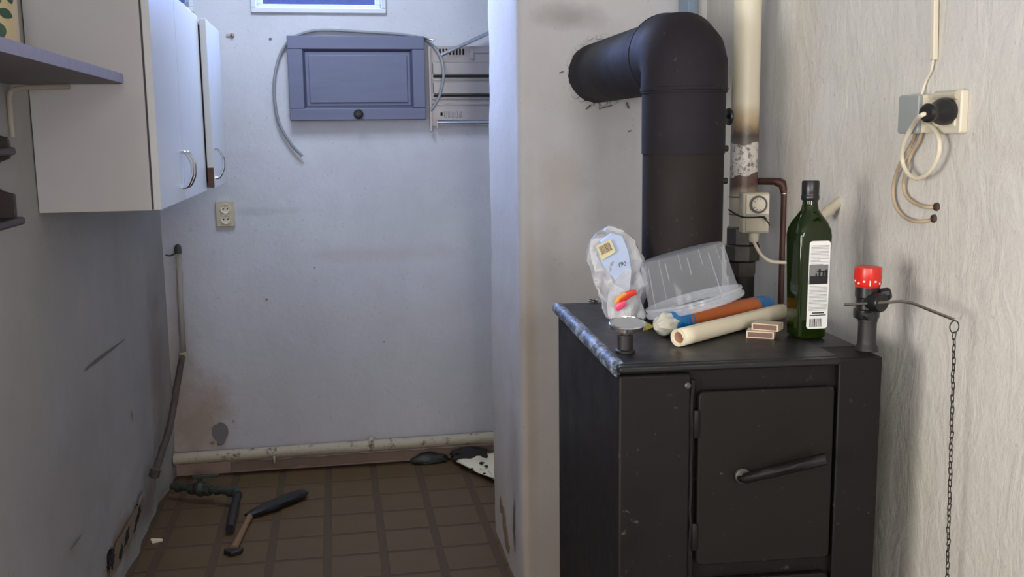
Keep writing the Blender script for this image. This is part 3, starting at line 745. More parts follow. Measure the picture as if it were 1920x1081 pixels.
# ceramic pot with green leaves
pt = thing('ceramic_jar', 'cream ceramic jar painted with green leaves standing on the shelf', 'jar', (-.6875, 2.31, 1.616))
bm = B(); lathe(bm, [(.045, 0), (.0485, .003), (.0495, .02), (.049, .16), (.047, .18), (.044, .19), (.045, .198)], (0, 0, 0), (0, 0, 1), 40); obj('body', bm, M['pot'], pt)
bm = B(); lathe(bm, [(.047, .196), (.047, .206), (.03, .214), (.010, .218), (.012, .23), (.003, .235)], (0, 0, 0), (0, 0, 1), 32); obj('lid', bm, M['pot'], pt)
def leaf(cx, cz, l, w_, an, R_=.0498):
    bm = B(); pl = []
    for k in range(9): t_ = k/8; pl.append((t_*l, w_*math.sin(PI*t_)**.8))
    for k in range(7, 0, -1): t_ = k/8; pl.append((t_*l, -w_*math.sin(PI*t_)**.8))
    vs = []
    for rr in (R_, R_+.0012):
        row = []
        for (a, b) in pl:
            x = cx+a*math.cos(an)-b*math.sin(an); z_ = cz+a*math.sin(an)+b*math.cos(an); th = x/R_
            row.append(bm.verts.new((rr*math.cos(th), rr*math.sin(th), z_)))
        vs.append(row)
    ring_bridge(bm, vs); return bm
for (cx, cz, l, w_, an) in ((-.022, .098, .034, .010, 2.75), (-.048, .052, .036, .012, 1.75), (-.064, .085, .05, .012, 1.9), (-.020, .125, .03, .009, 1.9), (-.045, .125, .035, .010, 2.2)):
    obj('painted_leaf', leaf(cx, cz, l, w_, an), M['leafgreen'], pt)

# dark carved wall rack
rk = thing('carved_wall_rack', 'dark carved wooden rack with two ledges at the left edge below the shelf', 'rack', (XL, 2.3, 1.28)); L = V((-XL, -2.3, -1.28))
for (zt, ext) in ((1.448, -.662), (1.300, -.655)):
    bm = B(); box(bm, (XL+.006, 2.06, zt-.017), (ext, 2.31, zt)); obj('ledge', bm, M['darkwood'], rk, bevel=.006, loc=L)
for ys in (2.285, 2.07):
    prof = [(XL+.006, 1.505), (-.715, 1.502), (-.698, 1.476), (-.672, 1.468), (-.669, 1.449), (-.669, 1.432), (-.672, 1.424), (-.69, 1.418), (-.704, 1.404), (-.709, 1.385), (-.704, 1.366), (-.688, 1.355), (-.668, 1.349), (-.668, 1.30), (-.668, 1.285), (XL+.006, 1.283)]
    bm = B(); prism(bm, prof, (0, ys, 0), (1, 0, 0), (0, 0, 1), (0, 1, 0), .014); obj('side_bracket', bm, M['darkwood'], rk, bevel=.0015, loc=L)

# ------------------------------------------------------------------ stove
SO = V((.477, 1.662, 0)); SA = math.radians(-3.2)
stv = thing('wood_stove', 'black steel solid-fuel stove with door, beside the chimney breast and right wall', 'stove', SO, SA)
SM = Matrix.Translation(SO) @ Matrix.Rotation(SA, 4, 'Z')
def SZ(px, py, z_=1.06):    # world point on the stove top plane
    return PZ(px, py, z_)
W_, D_, T_ = .485, .66, 1.06
bm = B(); box(bm, (.004, .004, .08), (W_-.004, D_-.02, T_-.010)); obj('body', bm, M['stove'], stv, bevel=.004)
for (a, b) in ((.02, .02), (W_-.06, .02), (.02, D_-.08), (W_-.06, D_-.08)):
    obj('leg', bx((a, b, 0), (a+.04, b+.04, .09)), M['stove'], stv)
# top plate with rolled, worn left edge in a blue-lit colour
bm = B(); prism(bm, rrect(.008, 0, W_-.075, D_, .012, 4), (0, 0, T_-.011), (1, 0, 0), (0, 1, 0), (0, 0, 1), .011); obj('top_plate', bm, M['stovetop'], stv, bevel=.003)
bm = B(); tube(bm, [(.006, .008+.642*k/30, T_-.010) for k in range(31)], .0145, 14, wob=.12); obj('rolled_edge', bm, M['worn'], stv, label='worn rolled edge coloured by blue window light')
# right block, proud of the door recess
bm = B(); box(bm, (.405, -.012, .09), (.487, .10, T_-.002)); obj('right_column', bm, M['stove'], stv, bevel=.003)
bm = B(); box(bm, (W_-.078, .08, T_-.02), (W_, D_, T_-.001)); obj('top_plate', bm, M['stovetop'], stv, bevel=.003)
# left front panel & frame, top lip
bm = B(); box(bm, (.002, -.010, .09), (.134, .006, T_-.018)); obj('left_column', bm, M['stove'], stv, bevel=.005)
bm = B(); box(bm, (.002, -.014, T_-.014), (.408, .01, T_-.001)); obj('top_lip', bm, M['stovetop'], stv, bevel=.004)
bm = B(); tube(bm, [(.136+.001*math.sin(k*2.1), -.008, .1+k*.03) for k in range(32)], .0045, 8, wob=.6); obj('weld_seam', bm, M['stove'], stv)
bm = B(); lathe(bm, [(.006, 0), (.006, .004), (.003, .006)], (.126, -.010, 1.02), (0, -1, 0), 10); obj('bolt', bm, M['iron'], stv)
# doors
def stove_door(z0_, z1_, hd):
    bm = B(); prism(bm, rrect(.146, z0_, .397, z1_, .010, 4), (0, -.002, 0), (1, 0, 0), (0, 0, 1), (0, -1, 0), .014)
    dr = obj('door', bm, M['stovedoor'], stv, bevel=.0025)
    return dr
dr = stove_door(.685, 1.008, 1)
bm = B(); lathe(bm, [(.012, 0), (.014, .004), (.014, .010), (.010, .014), (.007, .024)], (.226, -.016, .853), (0, -1, 0), 16); obj('pivot', bm, M['iron'], dr)
a_, b_ = V((.226, -.036, .853)), V((.352, -.088, .900))
bm = B(); tube(bm, cr([a_+V((-.004, .012, -.002)), a_, a_+(b_-a_)*.3, a_+(b_-a_)*.7, b_], 6), [.008]*6+[.0095]*6+[.0105]*6+[.011]*7, 12, wob=.15); obj('handle', bm, M['stove'], dr)
for zz in (.95, .74):
    bm = B(); lathe(bm, [(.006, -.025), (.007, -.022), (.007, .022), (.006, .025)], (.143, -.012, zz), (0, 0, 1), 12); obj('hinge', bm, M['stove'], dr)
dr = stove_door(.33, .655, 0)
bm = B(); tube(bm, [(.226, -.016, .50), (.226, -.04, .50), (.33, -.07, .53)], .008, 10); obj('handle', bm, M['stove'], dr)
dr = stove_door(.12, .30, 0)
# ring on the top plate
q = SZ(1112, 565, T_); qi = SM.inverted() @ q
bm = B(); N = 24; rings = []
pts = [(qi.x+.011*math.cos(2*PI*k/N), qi.y+.014*math.sin(2*PI*k/N), T_+.003) for k in range(N+1)]; tube(bm, pts, .0022, 8); obj('lifting_ring', bm, M['steel'], stv)
# filler post with thermometer
q = V((.522, 1.76, 0))
qi = SM.inverted() @ q
gp = obj('gauge_post', lathe(B(), [(.0185, T_), (.0185, T_+.004), (.0145, T_+.006), (.0145, T_+.033)], (qi.x, qi.y, 0), (0, 0, 1), 24), M['ironpipe'], stv)
bm = B(); lathe(bm, [(.010, T_+.033), (.010, T_+.043)], (qi.x, qi.y, 0), (0, 0, 1), 6); obj('hex_nut', bm, M['bronze'], gp)
ga = (-.02, -.17, 1)
bm = B(); lathe(bm, [(.012, 0), (.030, .003), (.034, .005), (.0345, .013), (.0325, .015), (.0315, .0125)], (qi.x+.004, qi.y, T_+.042), ga, 40); obj('gauge_case', bm, M['chrome'], gp)
bm = B(); lathe(bm, [(.0315, 0), (.031, .001)], (qi.x+.0045, qi.y, T_+.0545), ga, 40); obj('gauge_dial', bm, M['silver'], gp, label='round silver dial')
# right post carrying the regulator
q = SM.inverted() @ V((.967, 1.688, 0))
rp = obj('valve_post', lathe(B(), [(.022, T_-.004), (.020, T_+.004), (.0175, T_+.008), (.0165, T_+.016), (.0165, T_+.05), (.0175, T_+.051), (.0175, T_+.056)], (q.x, q.y, 0), (0, 0, 1), 24), M['ironpipe'], stv)

# draught regulator
rg = thing('draught_regulator', 'black draught regulator with red knob and bent rod on the stove post', 'regulator', (.964, 1.688, T_+.056))
z_ = .0
bm = B(); lathe(bm, [(.018, 0), (.0225, .002), (.0235, .006), (.0235, .018), (.02, .02), (.02, .04), (.0215, .042), (.0215, .062)], (0, 0, 0), (0, 0, 1), 28); obj('body', bm, M['blackplastic'], rg)
bm = B(); lathe(bm, [(.0155, -.022), (.018, -.018), (.018, .018), (.0155, .022)], (.004, -.016, .035), (.25, -1, 0), 14, wob=.05)
obj('clamp', bm, M['blackplastic'], rg)
bm = B(); lathe(bm, [(.008, 0), (.012, .002), (.012, .016), (.009, .02)], (.018, -.012, .045), (1, -.35, .25), 10); obj('clamp_screw', bm, M['blackplastic'], rg)
bm = B(); lathe(bm, [(.0075, 0), (.0075, .02)], (-.012, -.022, .012), (-.1, -1, 0), 12); obj('clamp_screw', bm, M['blackplastic'], rg)
kn = B(); lathe(kn, [(.0215, .060), (.0225, .062), (.0245, .068), (.0245, .092), (.0235, .097), (.018, .0985), (.001, .0985)], (0, 0, 0), (0, 0, 1), 40)
kn = obj('knob', kn, M['red'], rg, label='red knob with white marks')
for k in range(12):     # white marks round the lower rim
    a = -PI/2-.35+(k-6)*.42; bm = B(); Mx = Matrix.Rotation(a, 4, 'Z') @ Matrix.Translation((.0244, 0, .0685+(k % 2)*.004))
    if k == 6: box(bm, (0, -.0008, -.004), (.0008, .0008, .006), Mx)
    else: box(bm, (0, -.0018, -.0016), (.0006, .0018, .0016), Mx)
    obj('scale_mark', bm, M['labelwhite'], kn)
o_ = V((.964, 1.688, T_+.056))
rod = [PY(1584, 570, 1.70), PY(1625, 568, 1.668), PY(1690, 564, 1.615), PY(1710, 567, 1.60), PY(1735, 577, 1.57), PY(1788, 598, 1.52)]
bm = B(); tube(bm, rod, .0028, 8); obj('rod', bm, M['steel'], rg, loc=-o_)

# chain hanging from the rod
top = PY(1790, 601, 1.52)
chn = thing('chain', 'thin dark link chain hanging from the regulator rod in front of the right wall', 'chain', top)
bm = B(); pts = [(.0085*math.cos(2*PI*k/20), 0, -.010+.0105*math.sin(2*PI*k/20)) for k in range(21)]; tube(bm, pts, .0011, 6); hr = obj('hook_ring', bm, M['ironpipe'], chn)
def link_bm():
    bm = B(); h, r_ = .0042, .0027; p = [(r_*math.cos(a), 0, h+r_*math.sin(a)) for a in [PI*k/6 for k in range(7)]]+[(r_*math.cos(a), 0, -h+r_*math.sin(a)) for a in [PI+PI*k/6 for k in range(7)]]
    p.append(p[0]); tube(bm, p, .00095, 6); return bm
lk = None; bottom = PY(1776, 1081, 1.52)-top; slope = V((bottom.x/bottom.z, 0, 1)); zz = -.026; k = 0
while zz > -.60:
    if lk is None: lk = obj('link', link_bm(), M['ironpipe'], chn); l_ = lk
    else: l_ = lk.copy(); COL.objects.link(l_); l_.parent = chn
    l_.location = (slope.x*zz+.0012*math.sin(k*1.7)*.5, .0005*math.cos(k), zz)
    l_.rotation_euler = (random.uniform(-.12, .12), random.uniform(-.1, .1), (.35 if k % 2 else 1.9)+random.uniform(-.2, .2))
    zz -= .0109; k += 1

# ------------------------------------------------------------------ stovepipe
PC = V((.776, 2.17, 0)); PR = .0915
sp = thing('stovepipe', 'dark steel stovepipe rising from the stove and elbowing back into the chimney breast', 'stovepipe', (PC.x, PC.y, T_)); L = V((-PC.x, -PC.y, -T_))
zt = 1.634
bm = B(); tube(bm, [PC+V((0, 0, z_)) for z_ in (T_, T_+.1, T_+.25, 1.42)], PR-.001, 48); obj('lower_pipe', bm, M['pipelow'], sp, loc=L)
bm = B(); tube(bm, [PC+V((0, 0, z_)) for z_ in (1.415, 1.5, 1.54, 1.585)], PR+.0012, 48); obj('upper_pipe', bm, M['pipe'], sp, loc=L)
# mitred elbow: three segments
hub = PC+V((0, 0, zt)); R_ = PR+.004
def ellipse_ring(bm, c_, n_, r_, N=56):     # ring in the plane through c_ normal n_, of a cylinder cross-section (mitre)
    pass
bm = B(); rings = []; N = 56
segs = [(PC+V((0, 0, 1.548)), (0, 0, 1), 1), (PC+V((0, 0, 1.556)), (0, 0, 1), 1), (PC+V((0, .0, zt-.028)), (0, math.sin(math.radians(16)), math.cos(math.radians(16))), 1.0), (PC+V((0, .014, zt-.008)), (0, math.sin(math.radians(42)), math.cos(math.radians(42))), 1.0), (PC+V((0, .04, zt+.002)), (0, math.sin(math.radians(68)), math.cos(math.radians(68))), 1.0), (PC+V((0, .10, zt+.004)), (0, 1, 0), 1), (PC+V((0, .118, zt+.004)), (0, 1, 0), 1)]
for c_, n_, s_ in segs:
    n_ = V(n_).normalized(); X_ = V((1, 0, 0)); Y_ = n_.cross(X_)
    rings.append([bm.verts.new(c_+X_*(R_*math.cos(2*PI*k/N))+Y_*(R_*math.sin(2*PI*k/N))) for k in range(N)])
ring_bridge(bm, rings); obj('elbow', bm, M['pipe'], sp, smooth=30, loc=L)
for (c_, n_) in ((segs[1][0], segs[1][1]), (PC+V((0, .112, zt+.004)), (0, 1, 0))):
    n_ = V(n_); bm = B(); lathe(bm, [(R_-.002, -.005), (R_+.0016, -.003), (R_+.0016, .003), (R_-.002, .005)], c_, n_, 48); obj('seam_bead', bm, M['pipe'], sp, loc=L)
bm = B(); tube(bm, [PC+V((0, y_, zt+.004)) for y_ in (.08, .2, .4, YC-PC.y+.008)], PR-.006, 48); obj('horizontal_pipe', bm, M['pipe'], sp, loc=L)
# damper handle & studs on its right side
q = PC+V((PR, 0, 1.496)); bm = B(); lathe(bm, [(.004, 0), (.004, .012), (.019, .013), (.020, .017), (.017, .021)], (q.x, q.y, q.z), (1, 0, 0), 20); obj('damper_knob', bm, M['black'], sp, loc=L)
for z_ in (1.425, 1.352):
    bm = B(); lathe(bm, [(.007, 0), (.007, .02)], (PC.x+PR-.002, PC.y+.01, z_), (1, 0, 0), 10); obj('stud', bm, M['ironpipe'], sp, loc=L)

# ------------------------------------------------------------------ heating pipe and fittings
hx, hy = .990, 2.33
ht = thing('heating_pipe', 'tall cream heating pipe with burnt band and iron fittings right of the stovepipe', 'pipe', (hx, hy, T_)); L = V((-hx, -hy, -T_))
bm = B(); tube(bm, [(hx, hy, 1.21+k*.0372) for k in range(41)], .0335, 24, wob=.03); obj('riser', bm, M['burnt'], ht, loc=(0, 0, 0)).location = L
hxm = bpy.data.objects['riser']
# material works in world z: bake the offset away by shifting mesh instead
# (object coordinates equal world coordinates because vertices are in world space)
bm = B(); lathe(bm, [(.036, 1.185), (.041, 1.19), (.041, 1.228), (.036, 1.232)], (hx, hy, 0), (0, 0, 1), 8); obj('hex_coupling', bm, M['iron'], ht, loc=L)
bm = B(); lathe(bm, [(.032, 1.145), (.0445, 1.15), (.0445, 1.185), (.036, 1.19)], (hx, hy, 0), (0, 0, 1), 8); obj('union_nut', bm, M['iron'], ht, loc=L)
bm = B(); lathe(bm, [(.036, 1.11), (.038, 1.115), (.038, 1.145)], (hx-.002, hy, 0), (0, 0, 1), 6); obj('hex_coupling', bm, M['iron'], ht, loc=L)
bm = B(); tube(bm, [(hx, hy, .8), (hx, hy, 1.115)], .031, 20); obj('lower_pipe', bm, M['ironpipe'], ht, loc=L)
for zz in (1.305, 1.262): 
    bm = B(); lathe(bm, [(.0338, -.0015), (.0352, 0), (.0338, .0015)], (hx, hy, zz), (0, 0, 1), 24); obj('paint_ring', bm, M['cement'], ht, loc=L)

# thermostat strapped to it
th = thing('pipe_thermostat', 'small beige dial thermostat strapped to the heating pipe', 'thermostat', (.997, 2.275, 1.22)); 
Mt = Matrix.Rotation(math.radians(-9), 4, 'Z')
bm = B(); box(bm, (-.034, -.014, .0), (.032, .020, .098), Mt); obj('housing', bm, M['beige'], th, bevel=.004)
bm = B(); box(bm, (-.026, -.0185, .045), (.030, -.012, .094), Mt); obj('face_plate', bm, M['cream'], th, bevel=.002)
bm = B(); box(bm, (-.026, -.0165, .004), (.030, -.012, .042), Mt); obj('lower_cover', bm, M['beige'], th, bevel=.002)
cd = Mt @ V((.003, -.0185, .070)); nd = Mt @ V((0, -1, 0))
bm = B(); lathe(bm, [(.0215, 0), (.0215, .003), (.0195, .003), (.0185, .0015)], cd, nd, 32); obj('dial_rim', bm, M['cement'], th)
bm = B(); lathe(bm, [(.0165, 0), (.0165, .005), (.015, .0065), (.001, .0065)], cd, nd, 32); dl = obj('dial', bm, M['cream'], th)
for k in range(9):
    a = math.radians(-150+k*37); bm = B(); lathe(bm, [(.0011, .0062), (.0011, .0072)], cd+V((.0125*math.cos(a), 0, .0125*math.sin(a))), nd, 8); obj('scale_dot', bm, M['ink'], dl)
bm = B(); lathe(bm, [(.010, -.022), (.012, -.018), (.013, 0)], (.0, .004, 0), (0, 0, 1), 16); obj('cable_gland', bm, M['cream'], th)
p0 = V((.997, 2.275, 1.22)); 
cab_pts = [p0+V((0, .004, -.02)), PY(1417, 460, 2.27), PY(1428, 478, 2.265), PY(1445, 489, 2.26), PY(1466, 491, 2.24), PX(1490, 492, XR-.02), PX(1515, 490, XR+.004)]
bm = B(); tube(bm, cr(cab_pts, 6), .0042, 10); obj('cable', bm, M['cable'], th, loc=-p0)
st_ = [PY(1366, 392, 2.25), PY(1378, 400, 2.24), PY(1392, 406, 2.24), PY(1412, 407, 2.235), PY(1430, 406, 2.235), PY(1437, 412, 2.235), PY(1443, 421, 2.22)]
bm = B(); tube(bm, cr(st_, 5), [.0022]*20+[.003]*6+[.0015]*5, 6); obj('strap', bm, M['black'], th, loc=-p0, label='black cable tie')

# copper pipe
cp = [PY(1415, 339, 2.36), PY(1440, 339, 2.335), PY(1456, 340, 2.32), PY(1467, 345, 2.315), PY(1471, 358, 2.31), PY(1470, 400, 2.31), PY(1467, 500, 2.31), PY(1464, 600, 2.31)]
cpt = thing('copper_pipe', 'thin brown copper pipe bending down beside the green bottle', 'pipe', cp[0])
bm = B(); tube(bm, cr(cp, 6), .0088, 14); obj('pipe_run', bm, M['copper'], cpt, loc=-cp[0])
bm = B(); tube(bm, cr(cp[2:5], 6), .0108, 14); obj('elbow', bm, M['copper'], cpt, loc=-cp[0])
q = cp[4]; bm = B(); lathe(bm, [(.0088, -.002), (.0112, -.001), (.0112, .001), (.0088, .002)], q+V((0, 0, -.005)), (0, 0, 1), 14); obj('solder_ring', bm, M['steel'], cpt, loc=-cp[0])

# stub pipe coming from the right wall
a, b = PX(1580, 372, XR+.01), PY(1543, 404, 2.03)
sb = thing('stub_pipe', 'short cream painted pipe stub poking out of the right wall behind the bottle', 'pipe', a)
bm = B(); tube(bm, [a, a+(b-a)*.3, a+(b-a)*.6, a+(b-a)*.62], .0105, 12, wob=.1); obj('pipe_run', bm, M['beige'], sb, loc=-a)
bm = B(); tube(bm, [a+(b-a)*.62, a+(b-a)*.66, a+(b-a)*1.1], [.0125, .0125, .011], 12, wob=.1); obj('sleeve', bm, M['beige'], sb, loc=-a)

# ------------------------------------------------------------------ wall sockets, plug, cables on the right wall
so = thing('wall_socket', 'cream wall socket with raised rim on the right wall', 'socket', (XR, 1.67, 1.5))
def LW(o_): return -V(o_)
pA = PX(1797, 237, XR-.016); pB = PX(1797, 183, XR-.016); pT = PX(1812, 167, XR); pBt = PX(1812, 251, XR)
y0_, zt_, zb_ = PX(1800, 200, XR-.016).y, PX(1800, 167, XR-.012).z, PX(1798, 250, XR-.012).z
so.location = (XR, y0_, zb_); L = -V(so.location)
bm = B(); s_ = zt_-zb_
prism(bm, rrect(y0_, zb_, y0_+.085, zt_, .006), (XR+.002, 0, 0), (0, 1, 0), (0, 0, 1), (-1, 0, 0), .016); obj('base_plate', bm, M['cream'], so, bevel=.003, loc=L)
bm = B(); prism(bm, rrect(y0_+.012, zb_+.012, y0_+.075, zt_-.022, .003), (XR-.013, 0, 0), (0, 1, 0), (0, 0, 1), (-1, 0, 0), .004); obj('cover_plate', bm, M['cream'], so, bevel=.0015, loc=L)
bm = B(); tube(bm, [(XR-.013, y0_+.010, zt_-.009), (XR-.013, y0_+.075, zt_-.009)], .0085, 12); obj('raised_rim', bm, M['beige'], so, loc=L)
# switch box
yb0, yb1 = PX(1721, 200, XR-.037).y, PX(1685, 200, XR-.037).y; zt2, zb2 = PX(1721, 177, XR-.037).z, PX(1721, 249, XR-.037).z
sw = thing('junction_box', 'surface junction box with pale grey cover on the right wall, left of the socket', 'junction box', (XR, yb0, zb2)); L = -V(sw.location)
bm = B(); prism(bm, rrect(yb0, zb2, yb1, zt2, .004), (XR+.001, 0, 0), (0, 1, 0), (0, 0, 1), (-1, 0, 0), .030); obj('housing', bm, M['cream'], sw, bevel=.0015, loc=L)
bm = B(); prism(bm, rrect(yb0-.001, zb2-.001, yb1+.001, zt2+.001, .006), (XR-.028, 0, 0), (0, 1, 0), (0, 0, 1), (-1, 0, 0), .009); obj('cover', bm, M['greyplastic'], sw, bevel=.002, loc=L, label='pale grey cover')
# black plug
c_ = PX(1776, 208, XR-.019); tip = PX(1740, 211, XR-.072)
pg = thing('black_plug', 'black round plug pushed into the cream wall socket', 'plug', c_)
d = (tip-c_); ln = d.length; d.normalize()
bm = B(); lathe(bm, [(.019, 0), (.0235, .004), (.0245, .012), (.021, .024), (.013, .034), (.0095, .042), (.0105, .048), (.0155, .053), (.0165, .060), (.012, .066)][:10], (0, 0, 0), d, 28); obj('plug_body', bm, M['black'], pg)
k0 = c_+d*.066
def cableo(name, pts, r_, mat, label):
    o = obj(name, tube(B(), cr(pts, 7), r_, 10), mat); tag(o, label, 'cable'); return o
cx = XR-.03
lp = [k0-d*.006, k0+d*.004+V((0, .012, -.005)), PX(1712, 234, cx-.02), PX(1694, 270, cx-.01), PX(1692, 300, cx), PX(1702, 324, cx), PX(1720, 334, cx), PX(1742, 322, cx), PX(1759, 293, cx), PX(1761, 262, cx), PX(1750, 240, cx+.008), PX(1734, 231, cx+.018)]
cableo('plug_cable', lp, .0042, M['cable'], 'cream cable looping from the black plug on the right wall')
cw = XR-.011
cableo('wall_cable', [PX(1728, 246, cw), PX(1722, 265, cw), PX(1708, 290, cw), PX(1700, 315, cw-.006), PX(1694, 345, cw), PX(1700, 368, cw), PX(1718, 382, cw), PX(1738, 388, cw), PX(1760, 386, XR+.006)], .0034, M['cable2'], 'beige cable running from the junction box to the upper wall hole')
cableo('wall_cable', [PX(1716, 248, cw), PX(1712, 262, cw), PX(1700, 285, cw-.01), PX(1684, 315, cw-.004), PX(1675, 350, cw), PX(1678, 382, cw), PX(1694, 405, cw), PX(1720, 415, cw), PX(1755, 410, XR+.006)], .0034, M['cable2'], 'beige cable running from the junction box to the lower wall hole')
for (px, py, nm) in ((1757, 387, 'upper'), (1752, 409, 'lower')):
    q = PX(px, py, XR); bm = B(); lathe(bm, [(.008, 0), (.0075, .006), (.0045, .0075), (.0035, .004)], q+V((.002, 0, 0)), (-1, 0, 0), 12, wob=.3)
    o = obj('cable_hole', bm, M['bronze']); tag(o, 'dark brown grommet in the %s cable hole of the right wall' % nm, 'grommet')
tp = [PX(1752, -20, XR-.006), PX(1751, 60, XR-.006), PX(1750, 112, XR-.006)]
tr = thing('cable_duct', 'narrow white cable duct and thin wire running down to the junction box', 'cable duct', tp[-1])
bm = B(); dd = tp[0]-tp[2]; bm2 = Matrix.Translation(tp[2]); 
prism(bm, [(-.0065, -.0), (.0065, 0), (.0065, .7), (-.0065, .7)], tp[2]+V((.006, 0, 0)), (0, 1, 0), dd.normalized(), (-1, 0, 0), .010); obj('duct', bm, M['cream'], tr, bevel=.002, loc=-tp[2])
bm = B(); tube(bm, cr([tp[2]+V((0, 0, .004)), PX(1746, 132, XR-.006), PX(1736, 152, XR-.006), PX(1727, 180, XR-.012)], 6), .0024, 8); obj('wire', bm, M['cable'], tr, loc=-tp[2])

# ------------------------------------------------------------------ things on the stove
# green bottle (square shouldered)
bo = thing('oil_bottle', 'tall dark green square glass bottle with black cap and white label on the stove', 'bottle', (.911, 1.820, T_+.0006), math.radians(-2))
def sq_ring(bm, h, rc, z_, n=5):
    pl = rrect(-h, -h, h, h, min(rc, h*.999), n); return [bm.verts.new((x, y, z_)) for x, y in pl]
prof = [(.026, .008, 0), (.0295, .008, .004), (.030, .008, .02), (.0325, .0085, .12), (.0345, .009, .200), (.034, .012, .212), (.0305, .018, .226), (.0225, .018, .240), (.0165, .0160, .250), (.0148, .0146, .262), (.0142, .0141, .285), (.0142, .0141, .289)]
bm = B(); ring_bridge(bm, [sq_ring(bm, h, rc, z_) for h, rc, z_ in prof]); 
ri = [sq_ring(bm, h-.0025, max(.001, rc-.0015), z_+(.006 if i < 2 else 0)) for i, (h, rc, z_) in enumerate(prof[1:])]
ring_bridge(bm, ri[::-1], True, True)
bg = obj('glass_body', bm, M['glassgreen'], bo, smooth=40)
bm = B(); lathe(bm, [(.0160, .268), (.0172, .270), (.0172, .277), (.0162, .279), (.0165, .281), (.0168, .303), (.0155, .306), (.001, .306)], (0, 0, 0), (0, 0, 1), 32); obj('cap', bm, M['blackplastic'], bo)
bm = B(); rot = Matrix.Rotation(math.radians(2.9), 4, 'X')     # label follows the flared front face
lz0, lz1, lx0, lx1 = .020, .192, -.014, .0285
lab = B(); prism(lab, rrect(lx0, lz0, lx1, lz1, .006), (0, -.0300, 0), (1, 0, 0), (0, -.0245, 1), (0, -1, 0), .0012)
lb = obj('label', lab, M['labelwhite'], bo, smooth=0, label='tall white label')
def lprint(name, u0, w0, u1, w1, mat, off=.0004):
    bm = B(); prism(bm, [(u0, w0), (u1, w0), (u1, w1), (u0, w1)], (0, -.0312, 0), (1, 0, 0), (0, -.0245, 1), (0, -1, 0), off); return obj(name, bm, mat, lb, smooth=0)
bm = B(); rnd = random.Random(3)
for (za, zb_) in ((.146, .185), (.056, .106)):
    zz = za
    while zz < zb_:
        x1_ = lx1-.003-(rnd.random() < .25)*rnd.uniform(0, .02)
        prism(bm, [(lx0+.003, zz), (x1_, zz), (x1_, zz+.0011), (lx0+.003, zz+.0011)], (0, -.0312, 0), (1, 0, 0), (0, -.0245, 1), (0, -1, 0), .0003); zz += .0028
obj('text_lines', bm, M['inkgrey'], lb, smooth=0, kind='stuff')
lprint('picture', lx0+.001, .108, lx1-.003, .146, M['photogrey'])
lprint('picture_silhouette', lx0+.003, .1085, lx1-.004, .124, M['ink'], .0007)
for k, (a, b, c_, d_) in enumerate(((.006, .124, .010, .138), (.014, .124, .018, .134), (.0, .124, .003, .129), (.003, .132, .022, .1345), (.019, .124, .024, .136))):
    lprint('picture_silhouette', a, b, c_, d_, M['ink'], .0007)
lprint('text_line', lx0+.010, .050, lx1-.008, .0525, M['ink']); lprint('text_line', lx0+.006, .046, lx1-.004, .0478, M['ink'])
x = lx0+.006
for k in range(11):
    w__ = rnd.choice((.0008, .0012, .002)); lprint('barcode_bar', x, .024, x+w__, .040, M['ink']); x += w__+.0013
    if x > lx1-.007: break

# paper roll
a, b = PZ(1271, 632, T_+.0185), PZ(1463, 583, T_+.0185)
d = (b-a).normalized()
pr = thing('paper_roll', 'rolled cream baking paper lying in front of the orange stick on the stove', 'paper roll', a)
bm = B(); turns = 3.2; n = 90; e0, e1 = [], []
q = V((1, 0, 0)).rotation_difference(d); side = d.cross(V((0, 0, 1))).normalized(); upv = side.cross(d)
sp_pts = []
for k in range(n+1):
    ph = k/n*turns*2*PI; r_ = .0115+.0068*k/n; sp_pts.append(side*(r_*math.cos(ph))+upv*(r_*math.sin(ph)))
Ln = (b-a).length; NS = 10; rows = []
for j in range(NS+1):
    t_ = j/NS; sc_ = 1+.05*noise.noise(V((t_*3, 0, 0)))
    rows.append([bm.verts.new(a+d*(Ln*t_)+p*sc_) for p in sp_pts])
ring_bridge(bm, rows, False, False, False)
o = obj('paper_sheet', bm, M['paper'], pr, loc=-a); md = o.modifiers.new('s', 'SOLIDIFY'); md.thickness = .0009
bm = B(); tube(bm, [a+d*.004, b-d*.004], .0108, 24, caps=False); o = obj('core', bm, M['cardboard'], pr, loc=-a); md = o.modifiers.new('s', 'SOLIDIFY'); md.thickness = .0015

# orange stick with blue ends
a, b = PZ(1240, 609, T_+.024), PZ(1440, 571, T_+.024)
d = (b-a).normalized(); Ln = (b-a).length
og = thing('foil_wrapped_stick', 'long orange wrapped stick with blue foil ends under the clear tub', 'package', a)
def seg(name, t0, t1, rf, mat, wob=.06, caps=True, label=None):
    bm = B(); n = 14; pts = [a+d*(Ln*(t0+(t1-t0)*k/n)) for k in range(n+1)]; tube(bm, pts, [rf(k/n) for k in range(n+1)], 24, caps, wob); return obj(name, bm, mat, og, loc=-a, label=label)
seg('wrapper', .20, .87, lambda t_: .0225+.0004*math.sin(t_*9), M['orange'], .05, label='orange wrapper')
seg('blue_band', .07, .225, lambda t_: .0232+.0008*math.sin(t_*14), M['blue'], .12, label='blue foil band')
seg('blue_band', .855, .985, lambda t_: .0232-.003*max(0, t_-.7), M['blue'], .1, label='blue foil band')
seg('twisted_end', -.045, .085, lambda t_: .0225*min(1, .35+t_*1.6), M['whitefoil'], .35, label='crumpled white foil end')
bm = B(); prism(bm, [(0, 0), (-.018, .012), (-.03, .004), (-.022, -.008)], PZ(1228, 612, T_+.004), (1, 0, 0), (0, .6, .8), (0, -.8, .6), .002); obj('foil_tail', bm, M['yellow'], og, loc=-a, label='yellow-green foil tail')

